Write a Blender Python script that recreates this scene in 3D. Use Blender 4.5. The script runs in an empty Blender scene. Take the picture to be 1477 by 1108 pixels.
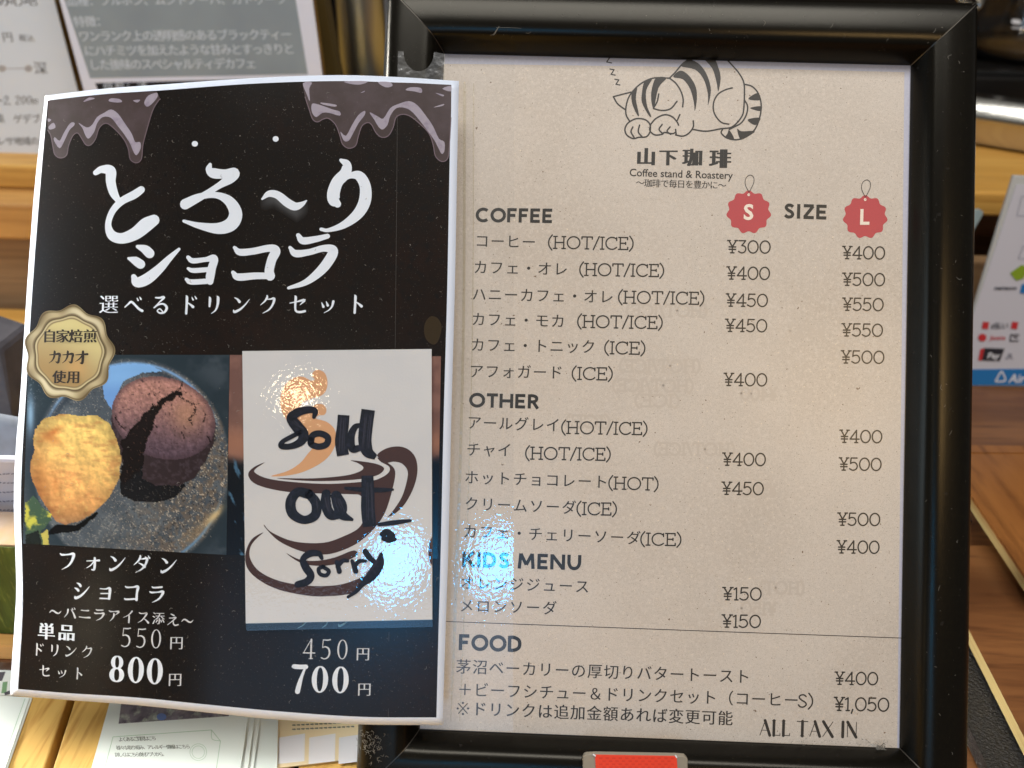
import bpy, math, random
import numpy as np
from mathutils import Vector, Matrix
from mathutils.geometry import tessellate_polygon
random.seed(7); RNG = np.random.RandomState(11)
S = bpy.context.scene; COL = S.collection

# ------------------------------------------------------------------ camera
TILT = math.radians(33)                      # the snap frame leans back this far
WIN_W, WIN_H = .200, .28778                  # visible window of the frame (an A4 sheet)
M = np.array([[1,0,0],[0,math.sin(TILT),-math.cos(TILT)],[0,math.cos(TILT),math.sin(TILT)]])
T0 = -M @ np.array([.1,-.025,-.012])         # frame stands with its lower edge on the counter
CL = np.array([0.0397336,0.13558228,0.32601142])
RL = np.array([[0.99932722,-0.03239771,0.01719006],[0.03293805,0.99894047,-0.03214076],[-0.01613056,0.03268534,0.99933552]])
RW = M @ RL; CW = M @ CL + T0
FOC, CX, CY = 1109., 738.5, 554.
cam = bpy.data.cameras.new('camera'); co = bpy.data.objects.new('camera', cam); COL.objects.link(co)
mw = Matrix.Identity(4)
for i in range(3):
    for j in range(3): mw[i][j] = RW[i,j]
    mw[i][3] = CW[i]
co.matrix_world = mw
cam.sensor_width = 36; cam.lens = 36*FOC/1477; cam.clip_start = .01; cam.clip_end = 50
cam.dof.use_dof = True; cam.dof.focus_distance = .322; cam.dof.aperture_fstop = 8.5
S.camera = co

# ------------------------------------------------------------------ world and lamps
W = bpy.data.worlds.new('World'); S.world = W; W.use_nodes = True
bg = W.node_tree.nodes['Background']; bg.inputs[0].default_value = (1.0,.96,.90,1); bg.inputs[1].default_value = .13
def az_dir(az, el):
    a, e = math.radians(az), math.radians(el)
    return Vector((math.sin(a)*math.cos(e), -math.cos(a)*math.cos(e), math.sin(e)))
def area(name, az, el, dist, sx, sy, rad, col, target=(0,.06,.12), roll=0, shape='RECTANGLE'):
    l = bpy.data.lights.new(name, 'AREA'); l.shape = shape; l.size = sx; l.size_y = sy; l.color = col
    A = sx*sy*(math.pi/4 if shape == 'ELLIPSE' else 1); l.energy = rad*math.pi*A
    o = bpy.data.objects.new(name, l); COL.objects.link(o)
    t = Vector(target); o.location = t + az_dir(az, el)*dist
    q = (t-o.location).to_track_quat('-Z','Y'); o.rotation_mode = 'QUATERNION'
    from mathutils import Quaternion
    o.rotation_quaternion = q @ Quaternion((0,0,1), math.radians(roll)); return o
def mirror(px, py, tilt=0.):
    """where a surface parallel to the menu, turned tilt degrees to the left, looks when seen at this picture point"""
    d = RW @ np.array([(px-CX)/FOC, -(py-CY)/FOC, -1.]); d /= np.linalg.norm(d); t = math.radians(tilt)
    n = M @ np.array([-math.sin(t), 0, math.cos(t)]); p0 = T0 + M @ np.array([0,0,.005]); p = CW + d*(((p0-CW) @ M[:,2])/(d @ M[:,2]))
    q = d-2*(d@n)*n; return math.degrees(math.atan2(q[0],-q[1])), math.degrees(math.asin(q[2])), tuple(p)
a_, e_, p_ = mirror(716, 812); area('window_patch_light', a_, e_, 2.0, .14, .18, 36, (.04,.46,1.0), target=p_, roll=-18, shape='ELLIPSE')
area('window_light', -80, 8, 1.5, .35, .7, 4, (.62,.80,1.0))
area('ceiling_light', 0, 78, 1.7, 1.6, .5, 10.2, (1.0,.985,.965), roll=0)
a_, e_, p_ = mirror(1215, 560); area('warm_spot_lamp', a_, e_, 1.8, .34, .34, 16, (1.0,.66,.30), target=p_, shape='ELLIPSE')
a_, e_, p_ = mirror(432, 572, -4.3); area('warm_bulb', a_, e_, 1.9, .075, .065, 26, (1.0,.86,.60), target=p_, shape='ELLIPSE')
a_, e_, p_ = mirror(190, 905, 9.2); area('warm_bulb_left', a_, e_, 2.2, .04, .14, 45, (1.0,.86,.60), target=p_, shape='ELLIPSE')
o_ = area('leaflet_fill_light', -112, 26, 1.2, .32, .32, 9, (1.0,.96,.88), target=(-.24,-.01,0), shape='ELLIPSE'); o_.data.spread = math.radians(32)  # made-up narrow lamp that brightens the leaflets, no known source there
a_, e_, p_ = mirror(600, 985); area('street_window_light', a_, e_, 2.5, 1.3, .6, 1.3, (.5,.70,1.0), target=p_)
S.view_settings.view_transform = 'Standard'; S.view_settings.look = 'None'
S.view_settings.exposure = 0; S.view_settings.gamma = 1
S.cycles.use_denoising = True; S.cycles.max_bounces = 10; S.cycles.transparent_max_bounces = 16

# ------------------------------------------------------------------ helpers
def lin(c):
    c = np.asarray(c, float)/255.
    return np.where(c <= .04045, c/12.92, ((c+.055)/1.055)**2.4)
def L4(c): return tuple(lin(c)) + (1.0,)

def ray_dirs(P):
    P = np.atleast_2d(np.asarray(P, float))
    return np.c_[(P[:,0]-CX)/FOC, -(P[:,1]-CY)/FOC, -np.ones(len(P))]
def hit_local(P, hf, off=0.):
    D = ray_dirs(P) @ RL.T.T if False else ray_dirs(P) @ RL.T
    h = np.zeros(len(D)); p = None
    for _ in range(7):
        t = (h + off - CL[2])/D[:,2]; p = CL + D*t[:,None]; h = hf(p[:,0], p[:,1])
    return p
def loc2w(p): return np.atleast_2d(p) @ M.T + T0
def w2loc(p): return (np.atleast_2d(p)-T0) @ M
PAPER_H = -.0006
def s_menu(P, off=0.): return loc2w(hit_local(P, lambda x, y: np.full_like(x, PAPER_H), off))
def s_cover(P, off=0.): return loc2w(hit_local(P, lambda x, y: np.full_like(x, .0003), off))
PX0, PX1 = -.178, .006                      # poster spans this far across, in frame coordinates
def poster_h(x, y):
    s = (PX1-x)/(PX1-PX0)
    return .0150 + .0138*s - .055*np.maximum(0,s-.45)**1.6 + .0012*np.sin(y*21+.6)*s + .0003*np.sin(y*47+s*5)
def s_poster(P, off=0.): return loc2w(hit_local(P, poster_h, off))
def card_h(x, y):
    s = (PX1-x)/(PX1-PX0)
    return .0170 + .0138*s + 0*y
def s_card(P, off=0.): return loc2w(hit_local(P, card_h, off))
def s_bar(P, off=0.): return loc2w(hit_local(P, lambda x, y: np.full_like(x, .0098), off))
def hitZ(P, z):
    D = ray_dirs(P) @ RW.T; t = (z-CW[2])/D[:,2]; return CW + D*t[:,None]
def hitY(P, y):
    D = ray_dirs(P) @ RW.T; t = (y-CW[1])/D[:,1]; return CW + D*t[:,None]
def hit_plane(P, p0, n):
    D = ray_dirs(P) @ RW.T; n = np.asarray(n, float); t = ((np.asarray(p0)-CW) @ n)/(D @ n); return CW + D*t[:,None]

FILMS = set()
class G:
    def __init__(s): s.v = []; s.f = []; s.c = []; s.n = 0; s.k = 0; s.mi = []
    def add(s, V, F, C=None, mi=0):
        V = np.asarray(V, float); s.v.append(V)
        s.f += [tuple(int(i)+s.n for i in f) for f in F]; s.mi += [mi]*len(F)
        if C is not None: s.c.append(np.asarray(C, float))
        s.n += len(V)
    def box(s, p0, p1, mi=0):
        x0,y0,z0 = p0; x1,y1,z1 = p1
        V = [(x0,y0,z0),(x1,y0,z0),(x1,y1,z0),(x0,y1,z0),(x0,y0,z1),(x1,y0,z1),(x1,y1,z1),(x0,y1,z1)]
        s.add(V, [(0,3,2,1),(4,5,6,7),(0,1,5,4),(1,2,6,5),(2,3,7,6),(3,0,4,7)], mi=mi)
    def emit(s, name, mats, parent=None, smooth=False, bevel=0, auto=False):
        me = bpy.data.meshes.new(name); V = np.vstack(s.v)
        base = np.array(parent.matrix_world.translation if False else origin(parent)) if parent else V.mean(0)*[1,1,0]+[0,0,V[:,2].min()]
        me.from_pydata((V-base).tolist(), [], s.f); me.update()
        if not isinstance(mats, (list, tuple)): mats = [mats]
        for m in mats: me.materials.append(m)
        if len(mats) > 1: me.polygons.foreach_set('material_index', s.mi)
        if s.c:
            a = me.color_attributes.new('print', 'FLOAT_COLOR', 'POINT')
            C = np.vstack(s.c); a.data.foreach_set('color', np.c_[C[:,:3], np.ones(len(C))].astype(np.float32).ravel())
        if mats[0].name in FILMS:
            for p in me.polygons:
                if (Vector(CW)-(p.center+Vector(base))).dot(p.normal) < 0: p.flip()
            me.update()
        if smooth: me.polygons.foreach_set('use_smooth', [True]*len(me.polygons))
        o = bpy.data.objects.new(name, me); COL.objects.link(o)
        if parent: o.parent = parent
        else: o.location = base
        if bevel:
            b = o.modifiers.new('bevel', 'BEVEL'); b.width = bevel; b.segments = 2; b.limit_method = 'ANGLE'
        return o
ORG = {}
def origin(o):
    p = np.zeros(3)
    while o: p = p + np.array(o.location); o = o.parent
    return p
def thing(name, label, cat, loc, group=None):
    o = bpy.data.objects.new(name, None); COL.objects.link(o); o.location = loc; o.empty_display_size = .02
    return tag(o, label, cat, group)
def tag(o, label, cat, group=None):
    o['label'] = label; o['category'] = cat
    if group: o['group'] = group
    return o
def struct(o): o['kind'] = 'structure'; return o

# ---- curves and strokes, all in picture-plane units before they are laid on a surface
def catmull(P, n=7, closed=False):
    P = np.asarray(P, float)
    if len(P) < 3: 
        t = np.linspace(0,1,2)[:,None]; return P[0]*(1-t)+P[-1]*t
    Q = np.vstack([P[-1:],P,P[:2]]) if closed else np.vstack([2*P[0]-P[1],P,2*P[-1]-P[-2]])
    out = []
    for i in range(len(Q)-3):
        a,b,c,d = Q[i:i+4]
        for t in np.linspace(0,1,n,endpoint=False):
            out.append(.5*((2*b)+(c-a)*t+(2*a-5*b+4*c-d)*t*t+(3*b-a-3*c+d)*t**3))
    if not closed: out.append(P[-1])
    return np.array(out)
def stroke2d(pts, w=None, smooth=True, cap=True, n=7, closed=False):
    """pts (x,y) or (x,y,w); returns V2,F"""
    P = np.array([(p[0],p[1],p[2] if len(p)>2 else w) for p in pts], float)
    if smooth: P = catmull(P, n, closed)
    P[:,2] = np.maximum(P[:,2], .001)
    if closed: P = np.vstack([P,P[:1]])
    d = np.gradient(P[:,:2], axis=0)
    if not smooth and not closed and len(P) > 2:
        seg = np.diff(P[:,:2],axis=0); seg /= np.linalg.norm(seg,axis=1)[:,None]+1e-9
        d = np.vstack([seg[:1],seg[:-1]+seg[1:],seg[-1:]])
    if closed: d[0] = d[-1] = (P[1,:2]-P[-2,:2])
    d /= np.linalg.norm(d, axis=1)[:,None]+1e-12
    N = np.c_[-d[:,1],d[:,0]]; h = P[:,2:3]/2
    A = P[:,:2]+N*h; B = P[:,:2]-N*h; m = len(P)
    V = [A, B]; F = [(i,i+1,m+i+1,m+i) for i in range(m-1)]
    k = 2*m
    if cap and not closed:
        for idx, sg in ((0,-1),(m-1,1)):
            c = P[idx,:2]; dd = d[idx]*sg; nn = N[idx]; r = P[idx,2]/2
            ang = np.linspace(0, math.pi, 7)[1:-1]
            arc = np.array([c + nn*math.cos(a)*r + dd*math.sin(a)*r for a in ang])
            V.append(arc); a0, b0 = (idx, m+idx)
            ring = [a0]+list(range(k,k+len(arc)))+[b0]; F.append(tuple(ring)); k += len(arc)
    return np.vstack(V), F
def lay(g, V2, F, surf, off, C=None):
    g.k += 1
    V = surf(V2, off + (g.k % 8)*3e-6); 
    if C is not None: C = np.tile(C,(len(V2),1))
    g.add(V, F, C)
def stroke(g, surf, pts, w=None, off=5e-5, tr=None, **kw):
    V, F = stroke2d(pts, w, **kw)
    if tr: V = tr(V)
    lay(g, V, F, surf, off)
def fill(g, surf, pts, off=5e-5, smooth=True, tr=None, n=5):
    P = catmull([(p[0],p[1]) for p in pts], n, closed=True) if smooth else np.array(pts, float)
    if tr: P = tr(P)
    tris = tessellate_polygon([[Vector((p[0],p[1],0)) for p in P]])
    if surf is s_poster: P, tris = split_tris(P, tris)
    lay(g, P, tris, surf, off)
def split_tris(P, tris, L=10.):
    V = [tuple(p[:2]) for p in P]; mid = {}; out = []; st = [tuple(t) for t in tris]
    while st:
        t = st.pop(); e = [math.dist(V[t[k]],V[t[(k+1)%3]]) for k in range(3)]; k = e.index(max(e))
        if e[k] < L: out.append(t); continue
        a, b, c = t[k], t[(k+1)%3], t[(k+2)%3]; key = (min(a,b),max(a,b))
        if key not in mid: V.append(((V[a][0]+V[b][0])/2,(V[a][1]+V[b][1])/2)); mid[key] = len(V)-1
        m = mid[key]; st += [(a,m,c),(m,b,c)]
    return np.array(V), out
def zoomtr(x0, y0, s): return lambda V: np.c_[x0+V[:,0]/s, y0+V[:,1]/s]
def zp(pts, x0, y0, s):
    return [(x0+p[0]/s, y0+p[1]/s) + ((p[2]/s,) if len(p) > 2 else ()) for p in pts]

# ---- characters of the bundled font, one mesh per character
CH = {}
def char_mesh(ch, offset=0.):
    key = (ch, offset)
    if key not in CH:
        c = bpy.data.curves.new('glyph','FONT'); c.body = ch; c.size = 1; c.resolution_u = 3; c.offset = offset
        o = bpy.data.objects.new('glyph', c); COL.objects.link(o)
        dg = bpy.context.evaluated_depsgraph_get()
        me = bpy.data.meshes.new_from_object(o.evaluated_get(dg))
        V = np.zeros(len(me.vertices)*3); me.vertices.foreach_get('co', V); V = V.reshape(-1,3)[:,:2]
        F = [tuple(p.vertices) for p in me.polygons]
        bpy.data.objects.remove(o); bpy.data.curves.remove(c); bpy.data.meshes.remove(me)
        CH[key] = (V, F)
    return CH[key]
_b = char_mesh('口')[0]; KC = np.array([(_b[:,0].min()+_b[:,0].max())/2, (_b[:,1].min()+_b[:,1].max())/2])
STY = dict(sans=(0.,[-.007,.007]), sansb=(0.,[-.012,.0,.012]), mincho=(-.012,[-.022,-.008,.008,.022]), minchob=(-.004,[-.04,-.02,0,.02,.04]), bold=(.006,[-.045,-.015,.015,.045]))
def kana(g, surf, text, x0, x1, y0, y1, em, style='sans', lean=.03, off=5e-5, asp=1.):
    """characters spread evenly so the first cell starts at x0 and the last ends at x1; y = centre line"""
    n = len(text); pit = (x1-x0-em*.86)/max(1,n-1)
    for i, ch in enumerate(text):
        if ch in ' 　': continue
        cx = x0+em*.43+pit*i; cy = y0+(y1-y0)*(cx-x0)/max(1,(x1-x0))
        o, sh = STY[style]; V, F = char_mesh(ch, o)
        slope = (y1-y0)/max(1.,(x1-x0))
        for dx in sh:
            X = (V[:,0]-KC[0]+dx)*em*asp; Y = (V[:,1]-KC[1])*em
            P = np.c_[cx+X+Y*lean, cy-Y+X*slope]
            lay(g, P, F, surf, off)
def word(g, surf, text, x0, x1, yb0, yb1, cap, offset=.0, lean=.03, off=5e-5, spacing=0.):
    """latin words of the bundled font, fitted between x0 and x1 on the baseline"""
    c = bpy.data.curves.new('w','FONT'); c.body = text; c.size = 1; c.resolution_u = 3; c.offset = offset; c.space_character = 1+spacing
    o = bpy.data.objects.new('w', c); COL.objects.link(o)
    me = bpy.data.meshes.new_from_object(o.evaluated_get(bpy.context.evaluated_depsgraph_get()))
    V = np.zeros(len(me.vertices)*3); me.vertices.foreach_get('co', V); V = V.reshape(-1,3)[:,:2]
    F = [tuple(p.vertices) for p in me.polygons]
    bpy.data.objects.remove(o); bpy.data.curves.remove(c); bpy.data.meshes.remove(me)
    hcap = char_mesh('H')[0][:,1].max()
    a, b = V[:,0].min(), V[:,0].max(); t = (V[:,0]-a)/(b-a); Y = V[:,1]/hcap*cap
    P = np.c_[x0+(x1-x0)*t+Y*lean, yb0+(yb1-yb0)*t-Y]
    lay(g, P, F, surf, off)

# ---- slab letters drawn as strokes: unit cap height, y down, baseline at 1
def arc(cx, cy, rx, ry, a0, a1, n=18):
    return [(cx+rx*math.cos(math.radians(a)), cy+ry*math.sin(math.radians(a))) for a in np.linspace(a0,a1,n)]
def ln(*p): return ('l', list(p))
def cv(p): return ('c', p)
def ser(x, y, h=.13): return ln((x-h,y),(x+h,y))
SL = {
 'H': (1.0,[ln((.18,0),(.18,1)),ln((.82,0),(.82,1)),ln((.18,.5),(.82,.5)),ser(.18,0),ser(.18,1),ser(.82,0),ser(.82,1)]),
 'O': (1.12,[cv(arc(.56,.5,.47,.5,0,360,30))]),
 'T': (.9,[ln((.06,0),(.84,0)),ln((.45,0),(.45,1)),ser(.45,1),ln((.06,0),(.06,.17)),ln((.84,0),(.84,.17))]),
 '/': (.5,[ln((.46,-.05),(.04,1.05))]),
 'I': (.4,[ln((.2,0),(.2,1)),ser(.2,0),ser(.2,1)]),
 'C': (1.0,[cv(arc(.54,.5,.46,.5,-42,-318,26)),ln((.88,.02),(.88,.26))]),
 'E': (.8,[ln((.16,0),(.16,1)),ln((.03,0),(.7,0)),ln((.16,.48),(.56,.48)),ln((.03,1),(.73,1)),ln((.7,0),(.7,.18)),ln((.73,.82),(.73,1)),ln((.56,.4),(.56,.57))]),
 '(': (.38,[cv([(.32,-.12),(.12,.2),(.06,.52),(.12,.84),(.32,1.14)])]),
 ')': (.38,[cv([(.06,-.12),(.26,.2),(.32,.52),(.26,.84),(.06,1.14)])]),
 '¥': (.78,[ln((.1,0),(.38,.5)),ln((.66,0),(.38,.5)),ln((.38,.5),(.38,1)),ser(.1,0,.1),ser(.66,0,.1),ser(.38,1,.13),ln((.13,.52),(.63,.52)),ln((.13,.72),(.63,.72))]),
 '0': (.92,[cv(arc(.46,.5,.38,.5,0,360,28))]),
 '1': (.44,[ln((.24,.02),(.24,1)),ln((.06,.14),(.24,.02)),ser(.24,1,.12)]),
 '3': (.72,[ln((.1,0),(.6,0)),ln((.6,0),(.32,.4)),cv([(.32,.4),(.54,.46),(.63,.68),(.53,.92),(.3,1.0),(.08,.88)])]),
 '4': (.84,[ln((.56,0),(.06,.72)),ln((.06,.72),(.78,.72)),ln((.56,0),(.56,1)),ser(.56,1,.12)]),
 '5': (.76,[ln((.16,0),(.62,0)),ln((.16,0),(.12,.45)),cv([(.12,.45),(.3,.36),(.52,.4),(.66,.66),(.55,.92),(.3,1.0),(.06,.88)])]),
 ',': (.3,[ln((.16,.92),(.08,1.2))]),
 'S': (.7,[cv([(.58,.14),(.42,.01),(.18,.06),(.12,.25),(.3,.45),(.52,.6),(.6,.8),(.42,.98),(.2,.97),(.07,.82)])]),
}
def slab(g, surf, text, x0, x1, yt0, yt1, cap, w=.118, lean=.028, off=5e-5, table=None, cap_=True):
    """cap tops run from (x0,yt0) to (x1,yt1)"""
    tb = table or SL; tot = sum(tb[c][0] for c in text if c != ' ') + .42*text.count(' '); sx = (x1-x0)/tot; cur = 0; slope = (yt1-yt0)/(x1-x0)
    for c in text:
        if c == ' ': cur += .42; continue
        adv, parts = tb[c]
        for kind, pts in parts:
            wide = [p[2]*cap if len(p) > 2 else w*cap for p in pts]
            Q = [(x0+(cur+p[0])*sx + (1-p[1])*cap*lean, yt0+p[1]*cap+(cur+p[0])*sx*slope, ww) for p, ww in zip(pts, wide)]
            stroke(g, surf, Q, smooth=(kind == 'c'), off=off, n=3, cap=cap_)
        cur += adv
TAX = {'A':(.92,[ln((.1,1,.05),(.46,0,.05)),ln((.44,0,.19),(.8,1,.19)),ln((.2,.66,.04),(.66,.66,.04))]),
 'L':(.68,[ln((.16,0,.19),(.16,1,.19)),ln((.1,.98,.05),(.6,.98,.05)),ln((.6,.85,.05),(.6,1,.05)),ln((.04,.01,.05),(.28,.01,.05))]),
 'T':(.84,[ln((.4,0,.19),(.4,1,.19)),ln((.02,.02,.06),(.78,.02,.06)),ln((.27,.99,.05),(.53,.99,.05))]),
 'X':(.94,[ln((.12,0,.20),(.78,1,.20)),ln((.8,0,.05),(.1,1,.05))]),
 'I':(.36,[ln((.15,0,.20),(.15,1,.20))]),
 'N':(.9,[ln((.12,0,.05),(.12,1,.05)),ln((.12,0,.20),(.74,1,.20)),ln((.74,0,.05),(.74,1,.05))])}

V_ = ln((.13,0),(.13,1))
HD = {'C':(1.0,[cv(arc(.53,.5,.41,.41,-48,-312,24))]),'O':(1.12,[cv(arc(.54,.5,.42,.41,0,360,28))]),
 'F':(.78,[V_,ln((.13,.1),(.66,.1)),ln((.13,.5),(.58,.5))]),'E':(.82,[V_,ln((.13,.1),(.68,.1)),ln((.13,.5),(.62,.5)),ln((.13,.9),(.68,.9))]),
 'T':(.84,[ln((.04,.1),(.76,.1)),ln((.4,.1),(.4,1))]),'H':(1.02,[V_,ln((.82,0),(.82,1)),ln((.13,.5),(.82,.5))]),
 'R':(.88,[V_,cv([(.13,.1),(.38,.1),(.56,.18),(.6,.31),(.54,.45),(.38,.52),(.13,.52)]),ln((.36,.5),(.68,1))]),
 'K':(.9,[V_,ln((.74,0),(.18,.58)),ln((.34,.42),(.78,1))]),'I':(.42,[ln((.18,0),(.18,1))]),
 'D':(1.0,[V_,cv([(.13,.1),(.4,.1),(.68,.24),(.76,.5),(.68,.76),(.4,.9),(.13,.9)])]),
 'S':(.78,[cv([(.6,.2),(.46,.1),(.26,.11),(.16,.26),(.28,.43),(.48,.54),(.59,.72),(.48,.88),(.26,.9),(.1,.78)])]),
 'M':(1.26,[ln((.14,1),(.22,0)),ln((.22,.02),(.58,.74)),ln((.94,.02),(.58,.74)),ln((.94,0),(1.02,1))]),
 'N':(1.08,[V_,ln((.86,0),(.86,1)),ln((.15,.06),(.84,.94))]),
 'U':(1.0,[cv([(.13,0),(.13,.3),(.14,.58),(.26,.82),(.47,.9),(.68,.82),(.8,.58),(.81,.3),(.81,0)])]),
 'Z':(.86,[ln((.08,.1),(.72,.1)),ln((.68,.12),(.14,.88)),ln((.08,.9),(.74,.9))])}
# ---- brush (mincho) kana as tapering strokes in a unit cell, y down
DK = [('c',[(.66,.10,.03),(.73,.24,.07)]),('c',[(.82,.05,.03),(.90,.18,.07)])]
def c_(*p): return ('c', list(p))
MK = {
 'ト':[c_((.36,.03,.05),(.4,.12,.11),(.4,.5,.1),(.39,.97,.1)),c_((.42,.38,.04),(.6,.5,.08),(.74,.62,.12))],
 'リ':[c_((.26,.1,.05),(.3,.2,.11),(.29,.6,.08)),c_((.68,.06,.05),(.73,.16,.12),(.72,.5,.1),(.62,.8,.07),(.4,.98,.02))],
 'ン':[c_((.13,.14,.03),(.28,.22,.08),(.4,.36,.12)),c_((.1,.8,.04),(.16,.9,.11),(.45,.76,.09),(.72,.5,.06),(.93,.22,.02))],
 'ク':[c_((.42,.04,.06),(.42,.14,.09),(.3,.34,.07),(.08,.54,.02)),c_((.38,.23,.04),(.6,.22,.06),(.8,.2,.11),(.74,.5,.09),(.55,.78,.07),(.22,.98,.02))],
 'セ':[c_((.06,.44,.04),(.45,.36,.06),(.84,.28,.11),(.6,.54,.02)),c_((.32,.06,.05),(.36,.15,.11),(.35,.6,.09),(.4,.86,.09),(.62,.92,.1),(.88,.87,.1))],
 'ッ':[c_((.2,.42,.03),(.3,.64,.11)),c_((.44,.36,.03),(.53,.57,.11)),c_((.82,.36,.11),(.76,.62,.08),(.6,.82,.05),(.34,.97,.02))],
 'フ':[c_((.1,.1,.05),(.2,.17,.08),(.55,.15,.06),(.84,.13,.13),(.76,.5,.1),(.56,.78,.07),(.22,.98,.02))],
 'ォ':[c_((.16,.45,.04),(.5,.44,.05),(.84,.42,.09)),c_((.56,.26,.04),(.6,.34,.1),(.59,.9,.1),(.44,.93,.04)),c_((.56,.46,.05),(.4,.68,.05),(.16,.84,.02))],
 'オ':[c_((.06,.34,.04),(.5,.31,.06),(.94,.29,.1)),c_((.56,.04,.04),(.6,.14,.11),(.59,.93,.11),(.42,.95,.04)),c_((.56,.35,.05),(.34,.66,.06),(.05,.85,.02))],
 'タ':[c_((.38,.04,.06),(.38,.14,.09),(.27,.34,.07),(.05,.55,.02)),c_((.34,.23,.04),(.55,.22,.06),(.76,.2,.11),(.7,.5,.09),(.5,.78,.07),(.16,.98,.02)),c_((.3,.44,.03),(.5,.54,.08),(.64,.66,.12))],
 'シ':[c_((.2,.06,.03),(.34,.13,.1),(.42,.24,.11)),c_((.08,.34,.03),(.22,.41,.1),(.3,.5,.11)),c_((.12,.82,.04),(.16,.93,.12),(.45,.8,.1),(.75,.5,.06),(.93,.26,.02))],
 'ョ':[c_((.2,.32,.05),(.5,.34,.05),(.75,.32,.12),(.73,.9,.11)),c_((.24,.6,.05),(.72,.6,.05)),c_((.2,.88,.06),(.74,.9,.06))],
 'コ':[c_((.12,.12,.05),(.22,.18,.08),(.55,.17,.06),(.84,.15,.13),(.8,.5,.1),(.79,.9,.12)),c_((.1,.82,.05),(.2,.87,.08),(.82,.84,.07))],
 'ラ':[c_((.22,.08,.05),(.32,.13,.07),(.78,.1,.08)),c_((.1,.36,.05),(.2,.41,.08),(.55,.39,.06),(.86,.37,.13),(.74,.66,.09),(.55,.84,.07),(.26,.98,.02))],
 'ハ':[c_((.33,.24,.11),(.28,.56,.08),(.05,.9,.02)),c_((.58,.22,.03),(.78,.5,.08),(.93,.86,.13))],
 'ニ':[c_((.2,.22,.05),(.5,.24,.06),(.8,.22,.1)),c_((.06,.78,.05),(.5,.81,.07),(.94,.79,.11))],
 'ア':[c_((.08,.1,.05),(.2,.17,.08),(.5,.15,.05),(.88,.13,.12),(.76,.3,.06),(.58,.44,.02)),c_((.46,.3,.05),(.5,.4,.1),(.42,.68,.08),(.18,.96,.02))],
 'イ':[c_((.76,.03,.1),(.6,.24,.07),(.36,.44,.05),(.06,.58,.02)),c_((.5,.34,.06),(.54,.5,.1),(.53,.97,.1))],
 'ス':[c_((.14,.1,.05),(.26,.16,.07),(.5,.15,.06),(.76,.13,.12),(.6,.45,.08),(.36,.74,.06),(.06,.94,.02)),c_((.52,.54,.04),(.74,.7,.08),(.92,.88,.13))],
 'カ':[c_((.08,.34,.04),(.45,.31,.06),(.82,.28,.12),(.8,.6,.09),(.74,.92,.1),(.56,.86,.03)),c_((.42,.04,.05),(.45,.14,.1),(.42,.5,.08),(.28,.78,.05),(.06,.96,.02))],
 'べ':[c_((.03,.62,.05),(.2,.46,.07),(.36,.34,.1),(.56,.5,.09),(.76,.7,.1),(.96,.82,.11)),c_((.66,.14,.03),(.72,.26,.07)),c_((.8,.08,.03),(.87,.2,.07))],
 'る':[c_((.24,.12,.06),(.45,.13,.08),(.7,.1,.1),(.42,.4,.05),(.16,.68,.05),(.4,.5,.07),(.68,.46,.08),(.86,.66,.11),(.74,.9,.09),(.5,.94,.07),(.36,.82,.05),(.5,.72,.05),(.64,.86,.05))],
 'え':[c_((.34,.04,.05),(.48,.1,.09),(.6,.16,.09)),c_((.22,.38,.05),(.48,.36,.06),(.76,.3,.09),(.45,.64,.06),(.1,.94,.04)),c_((.4,.66,.04),(.54,.64,.07),(.58,.84,.08),(.72,.95,.09),(.96,.88,.08))],
 '〜':[c_((.03,.6,.03),(.2,.42,.08),(.4,.45,.1),(.6,.58,.1),(.8,.6,.08),(.97,.42,.03))],
 'プ':[],
}
for a, b in (('ド','ト'),('ダ','タ'),('バ','ハ')): MK[a] = MK[b]+DK
MK['プ'] = MK['フ']+[('r',(.9,.08,.07,.03))]
def brush(g, surf, text, x0, x1, y0, y1, em, lean=.04, off=5e-5, bold=1.15, wd=1.0):
    n = len(text); pit = (x1-x0-em*wd)/max(1,n-1); slope = (y1-y0)/max(1.,x1-x0)
    for i, ch in enumerate(text):
        cx = x0+em*wd/2+pit*i; cy = y0+slope*(cx-x0)
        if ch not in MK: kana(g, surf, ch, cx-em*.43, cx+em*.43, cy, cy, em*1.08, 'mincho', lean, off); continue
        for kind, pts in MK[ch]:
            if kind == 'r':
                a, b, r, w = pts; pts = [(q[0],q[1],w) for q in arc(a,b,r,r,0,360,12)]
            Q = [(cx+(p[0]-.5)*em*wd-(p[1]-.5)*em*lean, cy+(p[1]-.5)*em+(p[0]-.5)*em*slope, p[2]*em*bold) for p in pts]
            stroke(g, surf, Q, off=off, n=4)
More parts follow.
